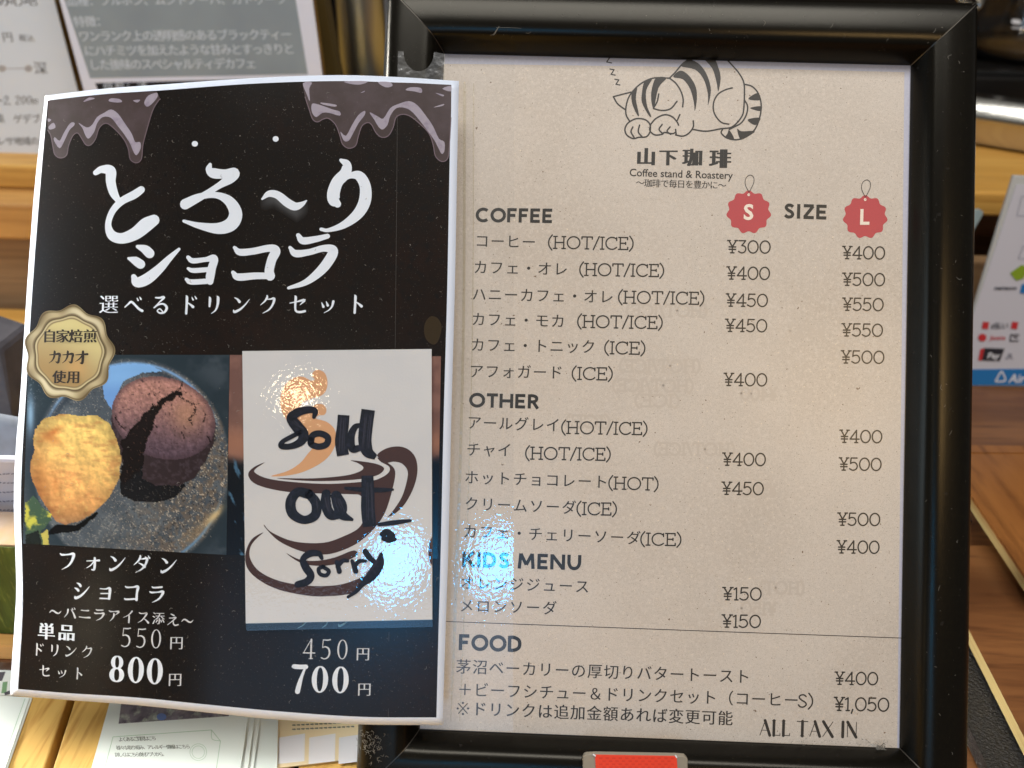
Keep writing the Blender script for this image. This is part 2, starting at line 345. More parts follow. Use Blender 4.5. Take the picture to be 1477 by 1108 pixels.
# serif figures as tapering strokes
def ring(cx, cy, rx, ry, wt, ws, n=20):
    return c_(*[(cx+rx*math.sin(a), cy-ry*math.cos(a), wt+(ws-wt)*abs(math.sin(a))**1.5) for a in np.linspace(0, 2*math.pi, n)])
def figs(t, k):   # t thin, k thick
    return {
 '0':[ring(.5,.5,.30,.47,t,k)],
 '8':[ring(.5,.26,.22,.23,t,k*.85),ring(.5,.73,.27,.25,t,k)],
 '5':[c_((.3,.04,t*1.4),(.6,.05,t*1.8),(.8,.02,t*1.6)),c_((.3,.04,t),(.26,.42,t)),c_((.26,.42,t),(.45,.38,k*.7),(.68,.46,k),(.77,.68,k),(.66,.9,k*.8),(.42,.98,t*1.5),(.2,.93,k*.7))],
 '4':[c_((.62,.02,t),(.1,.7,t)),c_((.08,.7,t*1.6),(.9,.7,t*1.6)),c_((.63,.03,k),(.63,.97,k)),c_((.5,.98,t),(.76,.98,t))],
 '7':[c_((.16,.08,t*1.6),(.18,.05,k*.9),(.5,.06,k*.9),(.82,.05,k*.9)),c_((.8,.06,t*1.5),(.62,.4,k*.6),(.5,.7,k*.9),(.42,.97,k))],
 '2':[c_((.2,.25,k*.8),(.3,.06,t*1.4),(.55,.03,k*.8),(.74,.2,k),(.66,.42,k*.8),(.2,.93,t)),c_((.2,.95,k*.8),(.82,.95,k*.8))],
 ',':[c_((.2,.9,k),(.16,1.12,t))], 'm':[c_((.15,.45,k*.8),(.15,1,k*.8)),c_((.15,.52,t),(.4,.45,k*.6),(.48,.6,k*.8),(.48,1,k*.8)),c_((.48,.52,t),(.75,.45,k*.6),(.85,.6,k*.8),(.85,1,k*.8))],
 '~':[c_((.05,.6,t),(.3,.42,k),(.6,.58,k),(.95,.42,t))]}
THIN = figs(.035,.085); BOLD = figs(.05,.185)
def digits(g, surf, text, x0, x1, y0, y1, h, table, lean=.035, off=5e-5, wd=.56):
    n = len(text); em = h; w = em*wd; pit = (x1-x0-w)/max(1,n-1); slope = (y1-y0)/max(1.,x1-x0)
    for i, ch in enumerate(text):
        cx = x0+w/2+pit*i; cy = y0+slope*(cx-x0)
        for kind, pts in table[ch]:
            Q = [(cx+(p[0]-.5)*w*1.25-(p[1]-.5)*em*lean, cy+(p[1]-.5)*em+(p[0]-.5)*w*slope, p[2]*em) for p in pts]
            stroke(g, surf, Q, off=off, n=4)

# ------------------------------------------------------------------ materials
def mat(name, col, rough=.5, spec=.5, vary=None, bump=None, speck=None, metal=0., coat=0., coat_rough=.05, attr=False, stretch=None, emis=None, bleed=None):
    m = bpy.data.materials.new(name); m.use_nodes = True; nt = m.node_tree; N = nt.nodes; b = N['Principled BSDF']
    b.inputs['Roughness'].default_value = rough; b.inputs['Specular IOR Level'].default_value = spec
    b.inputs['Metallic'].default_value = metal; b.inputs['Coat Weight'].default_value = coat; b.inputs['Coat Roughness'].default_value = coat_rough
    tc = N.new('ShaderNodeTexCoord'); mp = N.new('ShaderNodeMapping'); nt.links.new(tc.outputs['Object'], mp.inputs[0])
    if stretch: mp.inputs['Scale'].default_value = stretch
    if attr:
        a = N.new('ShaderNodeAttribute'); a.attribute_name = 'print'; out = a.outputs['Color']
    else:
        r = N.new('ShaderNodeRGB'); r.outputs[0].default_value = L4(col); out = r.outputs[0]
    def noise(sc, det=3, ro=.6):
        n = N.new('ShaderNodeTexNoise'); n.inputs['Scale'].default_value = sc; n.inputs['Detail'].default_value = det; n.inputs['Roughness'].default_value = ro
        nt.links.new(mp.outputs[0], n.inputs['Vector']); return n
    def mixc(fac, A, Bc):
        x = N.new('ShaderNodeMix'); x.data_type = 'RGBA'; nt.links.new(fac, x.inputs[0]); nt.links.new(A, x.inputs[6])
        if isinstance(Bc, tuple): x.inputs[7].default_value = Bc
        else: nt.links.new(Bc, x.inputs[7])
        return x.outputs[2]
    def ramp(src, a, b_):
        r = N.new('ShaderNodeMapRange'); r.inputs[1].default_value = a; r.inputs[2].default_value = b_; nt.links.new(src, r.inputs[0]); return r.outputs[0]
    for v in (vary or []):        # (scale, colour, lo, hi[, detail])
        n = noise(v[0], v[4] if len(v) > 4 else 3); out = mixc(ramp(n.outputs['Fac'], v[2], v[3]), out, L4(v[1]))
    for v in (speck or []):       # (scale, colour, lo, hi)
        n = noise(v[0], 2, .5); out = mixc(ramp(n.outputs['Fac'], v[2], v[3]), out, L4(v[1]))
    nt.links.new(out, b.inputs['Base Color'])
    if bump:                      # (scale, strength, distance)
        n = noise(bump[0], 3); bp = N.new('ShaderNodeBump'); bp.inputs['Strength'].default_value = bump[1]; bp.inputs['Distance'].default_value = bump[2]
        nt.links.new(n.outputs['Fac'], bp.inputs['Height']); nt.links.new(bp.outputs[0], b.inputs['Normal'])
        if coat: nt.links.new(bp.outputs[0], b.inputs['Coat Normal'])
    if emis: b.inputs['Emission Color'].default_value = L4(emis[0]); b.inputs['Emission Strength'].default_value = emis[1]
    return m
def film(name, rough, haze_rough=None, haze=.0, tint=(1,1,1), bump=None, ior=1.47, gain=1.0):
    FILMS.add(name); m = bpy.data.materials.new(name); m.use_nodes = True; nt = m.node_tree; N = nt.nodes; N.remove(N['Principled BSDF']); out = N['Material Output']
    tr = N.new('ShaderNodeBsdfTransparent'); tr.inputs[0].default_value = tint+(1,)
    gl = N.new('ShaderNodeBsdfGlossy'); gl.inputs['Roughness'].default_value = rough
    fr = N.new('ShaderNodeFresnel'); fr.inputs[0].default_value = ior
    mu = N.new('ShaderNodeMath'); mu.operation = 'MULTIPLY'; mu.inputs[1].default_value = gain; ge = N.new('ShaderNodeNewGeometry'); fb = N.new('ShaderNodeMath'); fb.operation = 'SUBTRACT'; fb.inputs[0].default_value = 1; nt.links.new(ge.outputs['Backfacing'], fb.inputs[1])
    m0 = N.new('ShaderNodeMath'); m0.operation = 'MULTIPLY'; nt.links.new(fr.outputs[0], m0.inputs[0]); nt.links.new(fb.outputs[0], m0.inputs[1]); nt.links.new(m0.outputs[0], mu.inputs[0])
    mx = N.new('ShaderNodeMixShader'); nt.links.new(mu.outputs[0], mx.inputs[0]); nt.links.new(tr.outputs[0], mx.inputs[1]); nt.links.new(gl.outputs[0], mx.inputs[2])
    last = mx
    if bump:
        tc = N.new('ShaderNodeTexCoord'); n = N.new('ShaderNodeTexNoise'); n.inputs['Scale'].default_value = bump[0]; n.inputs['Detail'].default_value = 1.5
        nt.links.new(tc.outputs['Object'], n.inputs['Vector'])
        bp = N.new('ShaderNodeBump'); bp.inputs['Strength'].default_value = bump[1]; bp.inputs['Distance'].default_value = bump[2]
        nt.links.new(n.outputs['Fac'], bp.inputs['Height']); nt.links.new(bp.outputs[0], gl.inputs['Normal']); nt.links.new(bp.outputs[0], fr.inputs['Normal'])
    if haze_rough:
        g2 = N.new('ShaderNodeBsdfGlossy'); g2.inputs['Roughness'].default_value = haze_rough
        m2 = N.new('ShaderNodeMixShader'); mh = N.new('ShaderNodeMath'); mh.operation = 'MULTIPLY'; mh.inputs[1].default_value = haze; nt.links.new(fb.outputs[0], mh.inputs[0]); nt.links.new(mh.outputs[0], m2.inputs[0])
        nt.links.new(mx.outputs[0], m2.inputs[1]); nt.links.new(g2.outputs[0], m2.inputs[2]); last = m2
    nt.links.new(last.outputs[0], out.inputs['Surface']); return m

MT = {}
MT['kraft'] = mat('recycled_menu_paper', (208,197,184), .8, .2, vary=[(11,(194,182,168),.38,.68),(700,(214,203,190),.45,.75),(2600,(170,156,139),.5,.8)],
    speck=[(1500,(112,92,72),.715,.735),(1100,(226,212,190),.70,.73),(500,(120,100,80),.755,.765)], bump=(2600,.15,.0002))
MT['ink'] = mat('menu_ink', (46,42,37), .7, .2, vary=[(3000,(70,64,57),.45,.75)])
MT['ink_pale'] = mat('heading_ink', (42,40,36), .7, .2, vary=[(3000,(64,60,54),.45,.75)])
MT['badge'] = mat('badge_red', (188,74,78), .7, .2, vary=[(2500,(176,74,76),.5,.7)])
MT['badge_white'] = mat('badge_letter', (240,225,208), .7, .2)
MT['frame'] = mat('black_anodised_frame', (13,11,8), .25, .24, vary=[(500,(19,17,11),.5,.8)], speck=[(1700,(120,112,100),.765,.785),(420,(30,28,26),.7,.74)], bump=(3200,.22,.00012))
MT['frame'].node_tree.nodes['Principled BSDF'].inputs['Specular Tint'].default_value = (1,.94,.80,1)
MT['frame_side'] = mat('frame_back_plastic', (16,16,16), .5)
MT['poster_white'] = mat('poster_paper', (216,225,240), .38, .4, bump=(120,.06,.001))
MT['poster_black'] = mat('poster_black_print', (26,22,19), .24, .28, vary=[(22,(34,24,20),.45,.7),(300,(24,22,21),.5,.7)],
    speck=[(2600,(120,112,104),.70,.76),(1300,(150,142,132),.755,.775)], bump=(900,.05,.0005))
MT['poster_text'] = mat('poster_lettering', (222,229,238), .38, .4)
MT['poster_grey'] = mat('poster_lettering_thin', (204,206,210), .38, .4)
MT['picture'] = mat('printed_picture', (0,0,0), .17, .45, attr=True, vary=None)
MT['drip'] = mat('chocolate_print', (66,54,53), .3, .4, vary=[(90,(78,66,68),.45,.7)], speck=[(2600,(130,120,118),.71,.78)])
MT['drip_edge'] = mat('chocolate_print_edge', (112,96,104), .3, .4)
MT['drip_gloss'] = mat('chocolate_print_gloss', (158,150,162), .3, .4, vary=[(300,(140,130,146),.5,.7)])
MT['card'] = mat('card_stock', (208,208,208), .55, .3, vary=[(30,(201,202,204),.4,.7)], bump=(1200,.2,.0003), stretch=(1,1,1))
MT['card_brown'] = mat('cup_print_brown', (66,44,42), .5, .3)
MT['card_tan'] = mat('steam_print_tan', (212,160,116), .5, .3)
MT['marker'] = mat('marker_ink', (16,16,22), .42, .4, vary=[(700,(32,32,46),.45,.7)])
MT['card_film'] = film('laminate_film', .035, bump=(620,.35,.00011), ior=1.5, gain=1.5)
MT['edge_film'] = film('laminate_margin', .10, .3, .02, tint=(.6,.76,.82), ior=1.5, gain=1.0)
MT['cover'] = film('clear_cover_sheet', .30, .5, .012, ior=1.45, gain=1.0)
MT['pocket'] = film('film_pocket', .035, .42, .012, bump=(620,.35,.00013), ior=1.48, gain=1.5)
MT['tape'] = film('clear_tape', .22, .4, .025, tint=(.9,.88,.8), bump=(300,.3,.001), ior=1.5, gain=1.6)
MT['steel'] = mat('bright_steel', (200,198,190), .18, .5, metal=1., bump=(200,.05,.001))
MT['brushed'] = mat('brushed_steel', (196,206,206), .34, .5, metal=1.)
MT['key'] = mat('dull_corner_key', (96,92,86), .45, .5, metal=1.)
MT['pine'] = mat('pine_wood', (214,160,84), .45, .4, stretch=(1,1,14), vary=[(10,(190,134,62),.4,.65),(40,(170,112,50),.5,.75)])
def wood(name, a, b, c, stretch, rough=.45, bump=None, sc=(9,45)):
    return mat(name, a, rough, .4, stretch=stretch, vary=[(sc[0],b,.38,.64,4),(sc[1],c,.5,.78,3)], bump=bump)
MT['pine_x'] = wood('pine_along_shelf', (206,158,92), (184,134,72), (160,110,58), (.25,4,4))
MT['pine_top'] = wood('pine_shelf_face_warm', (222,172,88), (206,152,70), (178,124,54), (.25,4,4))
MT['pine_grey'] = wood('shaded_panel', (160,128,92), (142,112,80), (122,94,66), (.2,3,7))  # shadow of the recess mixed into the grey-brown panel colour
MT['pine_y'] = wood('pine_slat', (216,176,100), (200,156,82), (176,128,62), (5,.5,5), .6, sc=(12,60))
MT['pine_y'].node_tree.nodes['Principled BSDF'].inputs['Specular IOR Level'].default_value = .12
MT['walnut'] = wood('walnut_counter', (126,84,50), (98,62,36), (72,44,26), (.35,6,6), .35, sc=(10,50))
MT['board'] = wood('varnished_board', (150,98,50), (128,80,40), (100,60,30), (3,.6,3), .28, bump=(300,.1,.0005))
MT['board_dark'] = wood('varnished_board_dark', (122,80,46), (96,60,34), (78,46,26), (.5,5,5), .33, bump=(300,.1,.0005))
MT['ply'] = mat('plywood_edge', (186,166,114), .5, .3, vary=[(60,(170,142,92),.45,.6)], stretch=(.2,.2,14))
MT['dark_slot'] = mat('dark_rubber', (14,14,15), .6, .3)
MT['vinyl'] = mat('black_grained_vinyl', (20,19,19), .32, .6, bump=(700,.8,.002))
MT['wall'] = mat('dark_wall', (26,20,15), .8, .2, vary=[(2,(44,32,22),.4,.7)])
MT['cardface'] = mat('matt_card_face', (224,230,236), .6, .25, vary=[(6,(214,222,230),.4,.7)])
MT['cardwhite'] = mat('card_border_white', (226,228,240), .5, .3)
MT['cardgrey'] = mat('grey_print', (150,160,164), .45, .35, vary=[(9,(132,142,150),.4,.7)])
MT['cardblack'] = mat('black_print', (22,20,20), .5, .3)
MT['woodedge'] = mat('wood_block_edge', (142,112,58), .55, .3, vary=[(30,(108,82,42),.4,.7),(90,(176,150,90),.55,.7)], stretch=(2,2,.4))
MT['dimtext'] = mat('card_text_grey', (92,92,92), .6, .2)
MT['softtext'] = mat('card_text_white', (206,214,222), .5, .2)
MT['beige'] = mat('bean_grey', (176,172,170), .6, .2)
MT['leaflet'] = mat('leaflet_paper', (226,234,228), .5, .3, vary=[(10,(214,224,220),.4,.7)])
MT['cream'] = mat('cream_leaflet_paper', (232,214,174), .5, .3)
MT['leaf_line'] = mat('leaflet_green_line', (168,196,172), .5, .3)
MT['leaf_text'] = mat('leaflet_text', (104,112,104), .5, .3)
MT['signwhite'] = mat('sign_white', (204,202,208), .3, .5)
MT['signblue'] = mat('sign_blue', (38,118,180), .3, .5)
MT['acrylic'] = mat('acrylic_edge', (196,196,190), .12, .8)
MT['red'] = mat('red_print', (196,52,56), .4, .4)
MT['green'] = mat('green_print', (134,160,42), .4, .4)
MT['dark'] = mat('dark_print', (44,44,52), .4, .4)
MT['lineg'] = mat('grey_line', (150,150,160), .4, .4)
MT['white'] = mat('white_print', (228,228,232), .4, .4)
MT['clipgrey'] = mat('grey_clip_plastic', (150,142,126), .4, .4)
MT['clipred'] = mat('red_label', (236,72,46), .45, .3, attr=False)
MT['clipred2'] = mat('red_label_check', (224,64,42), .45, .3)
MT['lint'] = mat('white_lint', (120,116,108), .9, .1)
MT['glass'] = bpy.data.materials.new('clear_glass'); MT['glass'].use_nodes = True
_g = MT['glass'].node_tree.nodes['Principled BSDF']; _g.inputs['Transmission Weight'].default_value = 1; _g.inputs['Roughness'].default_value = .02; _g.inputs['IOR'].default_value = 1.45
MT['coffee'] = mat('coffee_liquid', (128,98,60), .1, .6)
MT['blackbox'] = mat('black_plastic', (10,10,11), .45, .3)
MT['bluegreycloth'] = mat('grey_cloth', (92,90,96), .8, .2, vary=[(60,(78,76,82),.4,.7)])
MT['greypack'] = mat('grey_blue_packet', (142,150,162), .4, .4, vary=[(40,(120,124,130),.4,.7)])
MT['packet'] = mat('pale_packet', (206,206,220), .5, .3)
MT['moss'] = mat('green_printed_card', (74,96,36), .6, .3, vary=[(60,(46,68,24),.35,.65),(160,(122,138,66),.55,.75)], stretch=(2,2,.4))
MT['kraftbox'] = mat('kraft_box_top', (168,140,104), .6, .3, vary=[(30,(160,150,150),.4,.7)])

# ------------------------------------------------------------------ counter, wall
g = G(); g.box((-1.6,-.6,-.04),(.062,.262,0)); g2 = G(); g2.box((.062,-.6,-.04),(1.6,1.25,-.0005)); 
struct(g2.emit('counter', MT['walnut']))
g = G(); g.box((-1.6,-.6,-.06),(.060,1.25,-.014)); struct(g.emit('counter_base', MT['dark_slot']))
g = G(); g.box((-3,1.3,-.6),(3,1.36,2.2)); struct(g.emit('back_wall', MT['wall']))
g = G(); g.box((-3,-.9,-.75),(3,1.3,-.70)); struct(g.emit('floor', MT['wall']))
# pine slats of the left half of the counter, running away from the viewer
slat_top = thing('slatted_counter_top', 'pale pine slatted counter top under the leaflets at lower left', 'counter', (-.35,.1,-.013))
q = hitZ([(100,1016),(70,1108)], 0); sl = (q[1]-q[0]); ang = math.atan2(sl[0], -sl[1])
gx = q[0,0]; gy = q[0,1]; dirv = np.array([-math.sin(ang), math.cos(ang)]); nrm = np.array([dirv[1], -dirv[0]])
pitch, gap = .052, .0035
for k in range(-8, 6):
    a = gap/2 + k*pitch; b = a + pitch-gap
    if k == 0: pass
    g = G(); V = []
    for z in (-.013, 0):
        for (u, v) in ((a,-.5),(b,-.5),(b,.21),(a,.21)):
            p = np.array([gx,gy]) + nrm*u + dirv*v; V.append((p[0],p[1],z))
    if V[5][0] > .058 or V[6][0] > .058: continue
    g.add(V, [(0,3,2,1),(4,5,6,7),(0,1,5,4),(1,2,6,5),(2,3,7,6),(3,0,4,7)])
    g.emit('slat', MT['pine_y'], slat_top, bevel=.0008)

# ------------------------------------------------------------------ stepped pine riser behind
rs = thing('display_riser', 'stepped pine display riser carrying the coffee cards behind the poster', 'shelf', (-.3,.42,0))
g = G(); g.box((-1.4,.262,-.0135),(.06,.398,.020)); g.emit('foot_board', MT['pine_top'], rs, bevel=.002)
g = G(); g.box((-1.4,.412,-.0135),(1.6,.428,.083)); g.emit('back_panel', MT['pine_grey'], rs)
g = G(); g.box((-1.4,.400,.083),(.02,.60,.113)); g.emit('lower_plank', MT['pine_x'], rs, bevel=.002)
g = G(); g.box((-1.4,.440,.1135),(1.6,.95,.1335)); g.emit('upper_plank', MT['pine_top'], rs, bevel=.002)
g = G(); g.box((.022,.47,.085),(1.6,.60,.113)); g.emit('lower_plank', MT['board_dark'], rs, bevel=.002)
g = G(); g.box((-1.4,.60,-.0135),(1.6,.63,.113)); g.emit('rear_panel', MT['pine_grey'], rs)
SHELF = .1335

# ------------------------------------------------------------------ snap frame
fr = thing('menu_stand', 'black snap frame stand holding the beige drink menu', 'menu frame', tuple(loc2w([.1,-.025,-.012])[0]))
BW = .025
prof = [(0,-.011),(0,.002),(.0004,.0045),(.0014,.0067),(.0034,.0086),(.0062,.0096),(.010,.0101),(.0148,.0103),(.0178,.0099),(.0202,.0088),(.0219,.0068),(.0234,.0042),(.0246,.0016),(.025,.0002),(.025,-.0003),(.022,-.0003)]
prof = catmull(prof, 3)
def bar(p_out0, p_out1, inward, gap=.00035):
    p0 = np.array(p_out0, float); p1 = np.array(p_out1, float); d = (p1-p0)/np.linalg.norm(p1-p0); inn = np.array(inward, float)
    g = G(); V = []; n = len(prof); NS = 24
    for k in range(NS+1):
        for t, h in prof:
            a = p0+d*(t+gap)+inn*t; b = p1-d*(t+gap)+inn*t; s = k/NS; q = a*(1-s)+b*s; V.append((q[0],q[1],h))
    F = [(k*n+i, (k+1)*n+i, (k+1)*n+i+1, k*n+i+1) for k in range(NS) for i in range(n-1)]
    F += [tuple(range(n))[::-1], tuple(NS*n+i for i in range(n))]
    g.add(loc2w(V), F); o = g.emit('frame_bar', MT['frame'], fr, smooth=True)
    m = o.modifiers.new('es','EDGE_SPLIT'); m.split_angle = math.radians(50); return o
x0, x1, y0, y1 = -BW, WIN_W+BW, -BW, WIN_H+BW
bar((x0,y1),(x1,y1),(0,-1)); bar((x1,y1),(x1,y0),(-1,0)); bar((x1,y0),(x0,y0),(0,1)); bar((x0,y0),(x0,y1),(1,0))
def lbox(a, b, name, m, parent, bevel=0):
    g = G(); g.box(a, b); V = loc2w(g.v[0]); g.v = [V]; return g.emit(name, m, parent, bevel=bevel)
lbox((-.023,-.023,-.013),(WIN_W+.023,WIN_H+.023,-.0012),'backing_board', MT['frame_side'], fr)
for cx_, cy_, s1, s2 in ((x0,y1,1,-1),(x1,y1,-1,-1),(x0,y0,1,1),(x1,y0,-1,1)):     # metal corner keys seen in the mitre gaps
    g = G(); V = []
    for t, h in prof[2:-3]:
        for s in (-.0011,.0011): V.append((cx_+s1*(t+s*.7), cy_+s2*(t-s*.7), h-.0004))
    n = len(V)//2; g.add(loc2w(V), [(2*i,2*i+1,2*i+3,2*i+2) for i in range(n-1)]); g.emit('corner_key', MT['key'], fr)
# easel leg behind the board
g = G(); a = loc2w([(.07,.20,-.0131),(.13,.20,-.0131),(.13,.205,-.0161),(.07,.205,-.0161)])
bb = np.array([(a[0][0],a[0][1]+.06,-.0004),(a[1][0],a[1][1]+.06,-.0004),(a[1][0],a[1][1]+.063,-.0004),(a[0][0],a[0][1]+.063,-.0004)])
g.add(np.vstack([a,bb]), [(0,1,2,3),(4,7,6,5),(0,4,5,1),(1,5,6,2),(2,6,7,3),(3,7,4,0)]); g.emit('easel_leg', MT['frame_side'], fr)
# clear cover sheet
g = G(); V = loc2w([(.0002,.0002,.0003),(WIN_W-.0002,.0002,.0003),(WIN_W-.0002,WIN_H-.0002,.0003),(.0002,WIN_H-.0002,.0003)])
g.add(V, [(0,1,2,3)]); g.emit('clear_cover', MT['cover'], fr)
# film pocket over the left strip
g = G(); P = [(641,82),(742,84),(740,1055),(606,1050)]; g.add(s_cover(P, .0004), [(0,1,2,3)]); g.emit('film_pocket', MT['pocket'], fr)
for xs in ((668,672),(681,682.5)):
    g = G(); stroke(g, s_cover, [(xs[0]+2,120,xs[1]-xs[0]),(xs[0],500,xs[1]-xs[0]),(xs[0]-12,900,xs[1]-xs[0]),(xs[0]-18,1040,1)], off=.0006); g.emit('film_edge', MT['tape'], fr)
# worn clear tape on the upper left corner with its thumb notch
g = G()
P = [(574,74),(582,74)]+[(604+22*math.cos(math.radians(a)), 75+28*math.sin(math.radians(a))) for a in np.linspace(180,0,14)]+[(642,78),(641,118),(573,118)]
fill(g, s_bar, P, off=.0010, smooth=False); g.emit('tape', MT['tape'], fr)
# scratches and dust fibres on the bars
g = G()
def bar_surf(x, y):
    def f(e): 
        t = np.clip(e, 0, .025); return np.interp(t, prof[:len(prof)-7,0], prof[:len(prof)-7,1])
    e = np.minimum.reduce([x-x0, x1-x, y-y0, y1-y]); return f(e)
def s_barc(P, off=0.): return loc2w(hit_local(P, bar_surf, off))
for k in range(70):
    r = random.random()
    if r < .5: px, py = random.uniform(1318,1394), random.uniform(20,1100)
    elif r < .85: px, py = random.uniform(650,1390), random.uniform(4,84)
    else: px, py = random.uniform(520,1290), random.uniform(1066,1106)
    a = random.uniform(0,6.28); L = random.choice([1.2,1.6,2.5,4,8]); bnd = random.uniform(-.9,.9)
    pts = [(px,py,.35),(px+math.cos(a)*L*.5,py+math.sin(a)*L*.5,.5),(px+math.cos(a+bnd)*L,py+math.sin(a+bnd)*L,.3)]
    stroke(g, s_barc, pts, off=.00012, cap=False, n=3)
stroke(g, s_barc, [(720,38,.6),(716,44,1.4),(712,50,2.2),(706,52,1.0),(702,58,1.6),(699,63,.6)], off=.00014)
stroke(g, s_barc, [(716,40,.5),(735,40,.4),(752,41,.3)], off=.00014)
for k in range(70):
    px, py = random.gauss(534,10), random.gauss(1072,16)
    if px < 517 or py < 1052: continue
    a = random.uniform(0,6.28); stroke(g, s_barc, [(px,py,.3),(px+math.cos(a)*2.5,py+math.sin(a)*2.5,.5),(px+math.cos(a+1)*5,py+math.sin(a+1)*5,.25)], off=.00012, cap=False, n=3)
o = g.emit('dust', MT['lint'], fr); o['kind'] = 'stuff'
# lump of fluff at the lower right corner of the window
g = G()
for k in range(26):
    px, py = random.gauss(1271,3.0), random.gauss(1079,3.4); a = random.uniform(0,6.28)
    stroke(g, s_cover, [(px,py,1.0),(px+2.5*math.cos(a),py+2.5*math.sin(a),1.6),(px+4*math.cos(a+1),py+4*math.sin(a+1),.6)], off=.0006+.0012*random.random(), n=3)
for k in range(70):
    px, py = random.uniform(1150,1292), 1072+random.gauss(0,2.6); a = random.uniform(0,6.28); L = random.uniform(.6,2.5)
    stroke(g, s_cover, [(px,py,.5),(px+L*math.cos(a),py+L*math.sin(a),.5)], off=.0005, cap=False)
for p in ((1249,1067),(1243,1066),(1252,1070)): stroke(g, s_cover, [p+(1.2,),(p[0]+2,p[1]+1,1.0)], off=.0006)
o = g.emit('lint', MT['lint'], fr); o['kind'] = 'stuff'

# ------------------------------------------------------------------ menu sheet
ms = thing('menu_sheet', 'speckled beige drink price list inside the black frame', 'menu', tuple(loc2w([.1,.0,PAPER_H])[0]))
g = G(); nx, ny = 8, 10
V = [(-.003+(WIN_W+.006)*i/nx, -.003+(WIN_H+.006)*j/ny, PAPER_H-.0003) for j in range(ny+1) for i in range(nx+1)]
V2 = [(x,y,PAPER_H) for x,y,z in V]; k = len(V)
g.add(loc2w(V2), [(j*(nx+1)+i, j*(nx+1)+i+1, (j+1)*(nx+1)+i+1, (j+1)*(nx+1)+i) for j in range(ny) for i in range(nx)])
g.emit('paper', MT['kraft'], ms)
def part(name, fn, m, parent, **kw):
    g = G(); fn(g); return g.emit(name, m, parent, **kw)
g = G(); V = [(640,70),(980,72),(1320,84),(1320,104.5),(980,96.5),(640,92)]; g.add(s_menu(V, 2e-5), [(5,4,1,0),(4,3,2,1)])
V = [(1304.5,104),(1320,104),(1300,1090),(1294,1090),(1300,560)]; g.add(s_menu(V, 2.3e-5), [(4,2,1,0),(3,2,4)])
MT['cover_sheen'] = mat('painted_cover_sheen', (184,184,198), .8, .2, vary=[(900,(194,194,206),.45,.75)])  # lilac bands: cover-edge shade and window reflection painted onto the paper
g.emit('cover_sheen_band', MT['cover_sheen'], ms)
# headings
for t, xa, xb, yb0, yb1, cap in (('COFFEE',685.5,796,320.5,322,21.5),('OTHER',676,777,587.5,590,21.5),('KIDS MENU',666,837,818,823,23),('FOOD',661,752,938,941,24),('SIZE',1130,1192,315,317,22)):
    part('heading', lambda g: slab(g, s_menu, t, xa, xb+3, yb0-cap+.8, yb1-cap+.8, cap-1, w=.22, table=HD, cap_=False), MT['ink_pale'], ms)
LINES = [ # kana, x0,x1,yc0,yc1 | latin, x0,x1, captop0, captop1
 ('コーヒー',686,772,348,350,'(HOT/ICE)',790,914,341,343),
 ('カフェ・オレ',684,818,386,389,'(HOT/ICE)',835,958,380,382),
 ('ハニーカフェ・オレ',682,884,425,429,'(HOT/ICE)',891,1016,420,422),
 ('カフェ・モカ',681,814,461,464,'(HOT/ICE)',832,956,455,457),
 ('カフェ・トニック',680,858,498,501,'(ICE)',871,931,493,494),
 ('アフォガード',678,811,536,538,'(ICE)',824,884,530,531),
 ('アールグレイ',675,807,610,614,'(HOT/ICE)',809,934,608,610),
 ('チャイ',674,737,649,650,'(HOT/ICE)',757,881,645,647),
 ('ホットチョコレート',671,876,689,696,'(HOT)',877,950,688,690),
 ('クリームソーダ',671,830,727,733,'(ICE)',831,890,725,726),
 ('カフェ・チェリーソーダ',669,923,767,777,'(ICE)',923,983,769,770),
 ('オレンジジュース',665,849,841,847,None,0,0,0,0),
 ('メロンソーダ',664,802,874,878,None,0,0,0,0)]
for kn, a, b, c, d, lt, e, f, h, i in LINES:
    def fn(g):
        kana(g, s_menu, kn, a, b, c, d, 21.5, 'sans')
        if lt: slab(g, s_menu, lt, e, f, h, i, 17.2)
    part('menu_line', fn, MT['ink'], ms)
part('menu_line', lambda g: kana(g, s_menu, '茅沼ベーカリーの厚切りバタートースト', 659,1081,962,977, 22.5,'sans'), MT['ink'], ms)
def fn(g):
    kana(g, s_menu, '＋ビーフシチュー＆ドリンクセット（コーヒー', 661,1151,995,1011, 22.5,'sans'); slab(g, s_menu, 'S)', 1150,1173,1002,1002.5, 18)
part('menu_line', fn, MT['ink'], ms)
part('menu_line', lambda g: (kana(g, s_menu, 'ドリンクは追加金額あれば変更可能', 682,1056,1023,1037, 22.5,'sansb'),
    stroke(g, s_menu, [(661.5,1015),(674,1029)], 1.5), stroke(g, s_menu, [(674,1015),(661.5,1029)], 1.5), [stroke(g, s_menu, [(x,y),(x+.4,y)], 3.0) for x, y in ((667.5,1014),(667.5,1030),(660,1022),(675,1022))]), MT['ink'], ms)
part('tax_note', lambda g: slab(g, s_menu, 'ALL TAX IN', 1094,1238,1039,1042, 21.5, table=TAX), MT['ink'], ms)
PR = [('¥300',1049,1112,347),('¥400',1048,1111,385),('¥450',1047,1108,424),('¥450',1046,1107,460.5),('¥400',1044,1107,538.5),('¥400',1042,1105,653.5),('¥450',1041,1102,695.5),('¥150',1042,1099,847.5),('¥150',1041,1098,887),
 ('¥400',1215,1277,355.5),('¥500',1215,1277,394),('¥550',1215,1275,430),('¥550',1214,1274,467),('¥500',1213,1276,506),('¥400',1211,1273,620.5),('¥500',1210,1272,660.5),('¥500',1208,1270,740),('¥400',1207,1269,780),('¥400',1204,1267,969.5)]
for t, a, b, y in PR: part('price', lambda g: slab(g, s_menu, t, a, b, y, y+.8, 17.6), MT['ink'], ms)
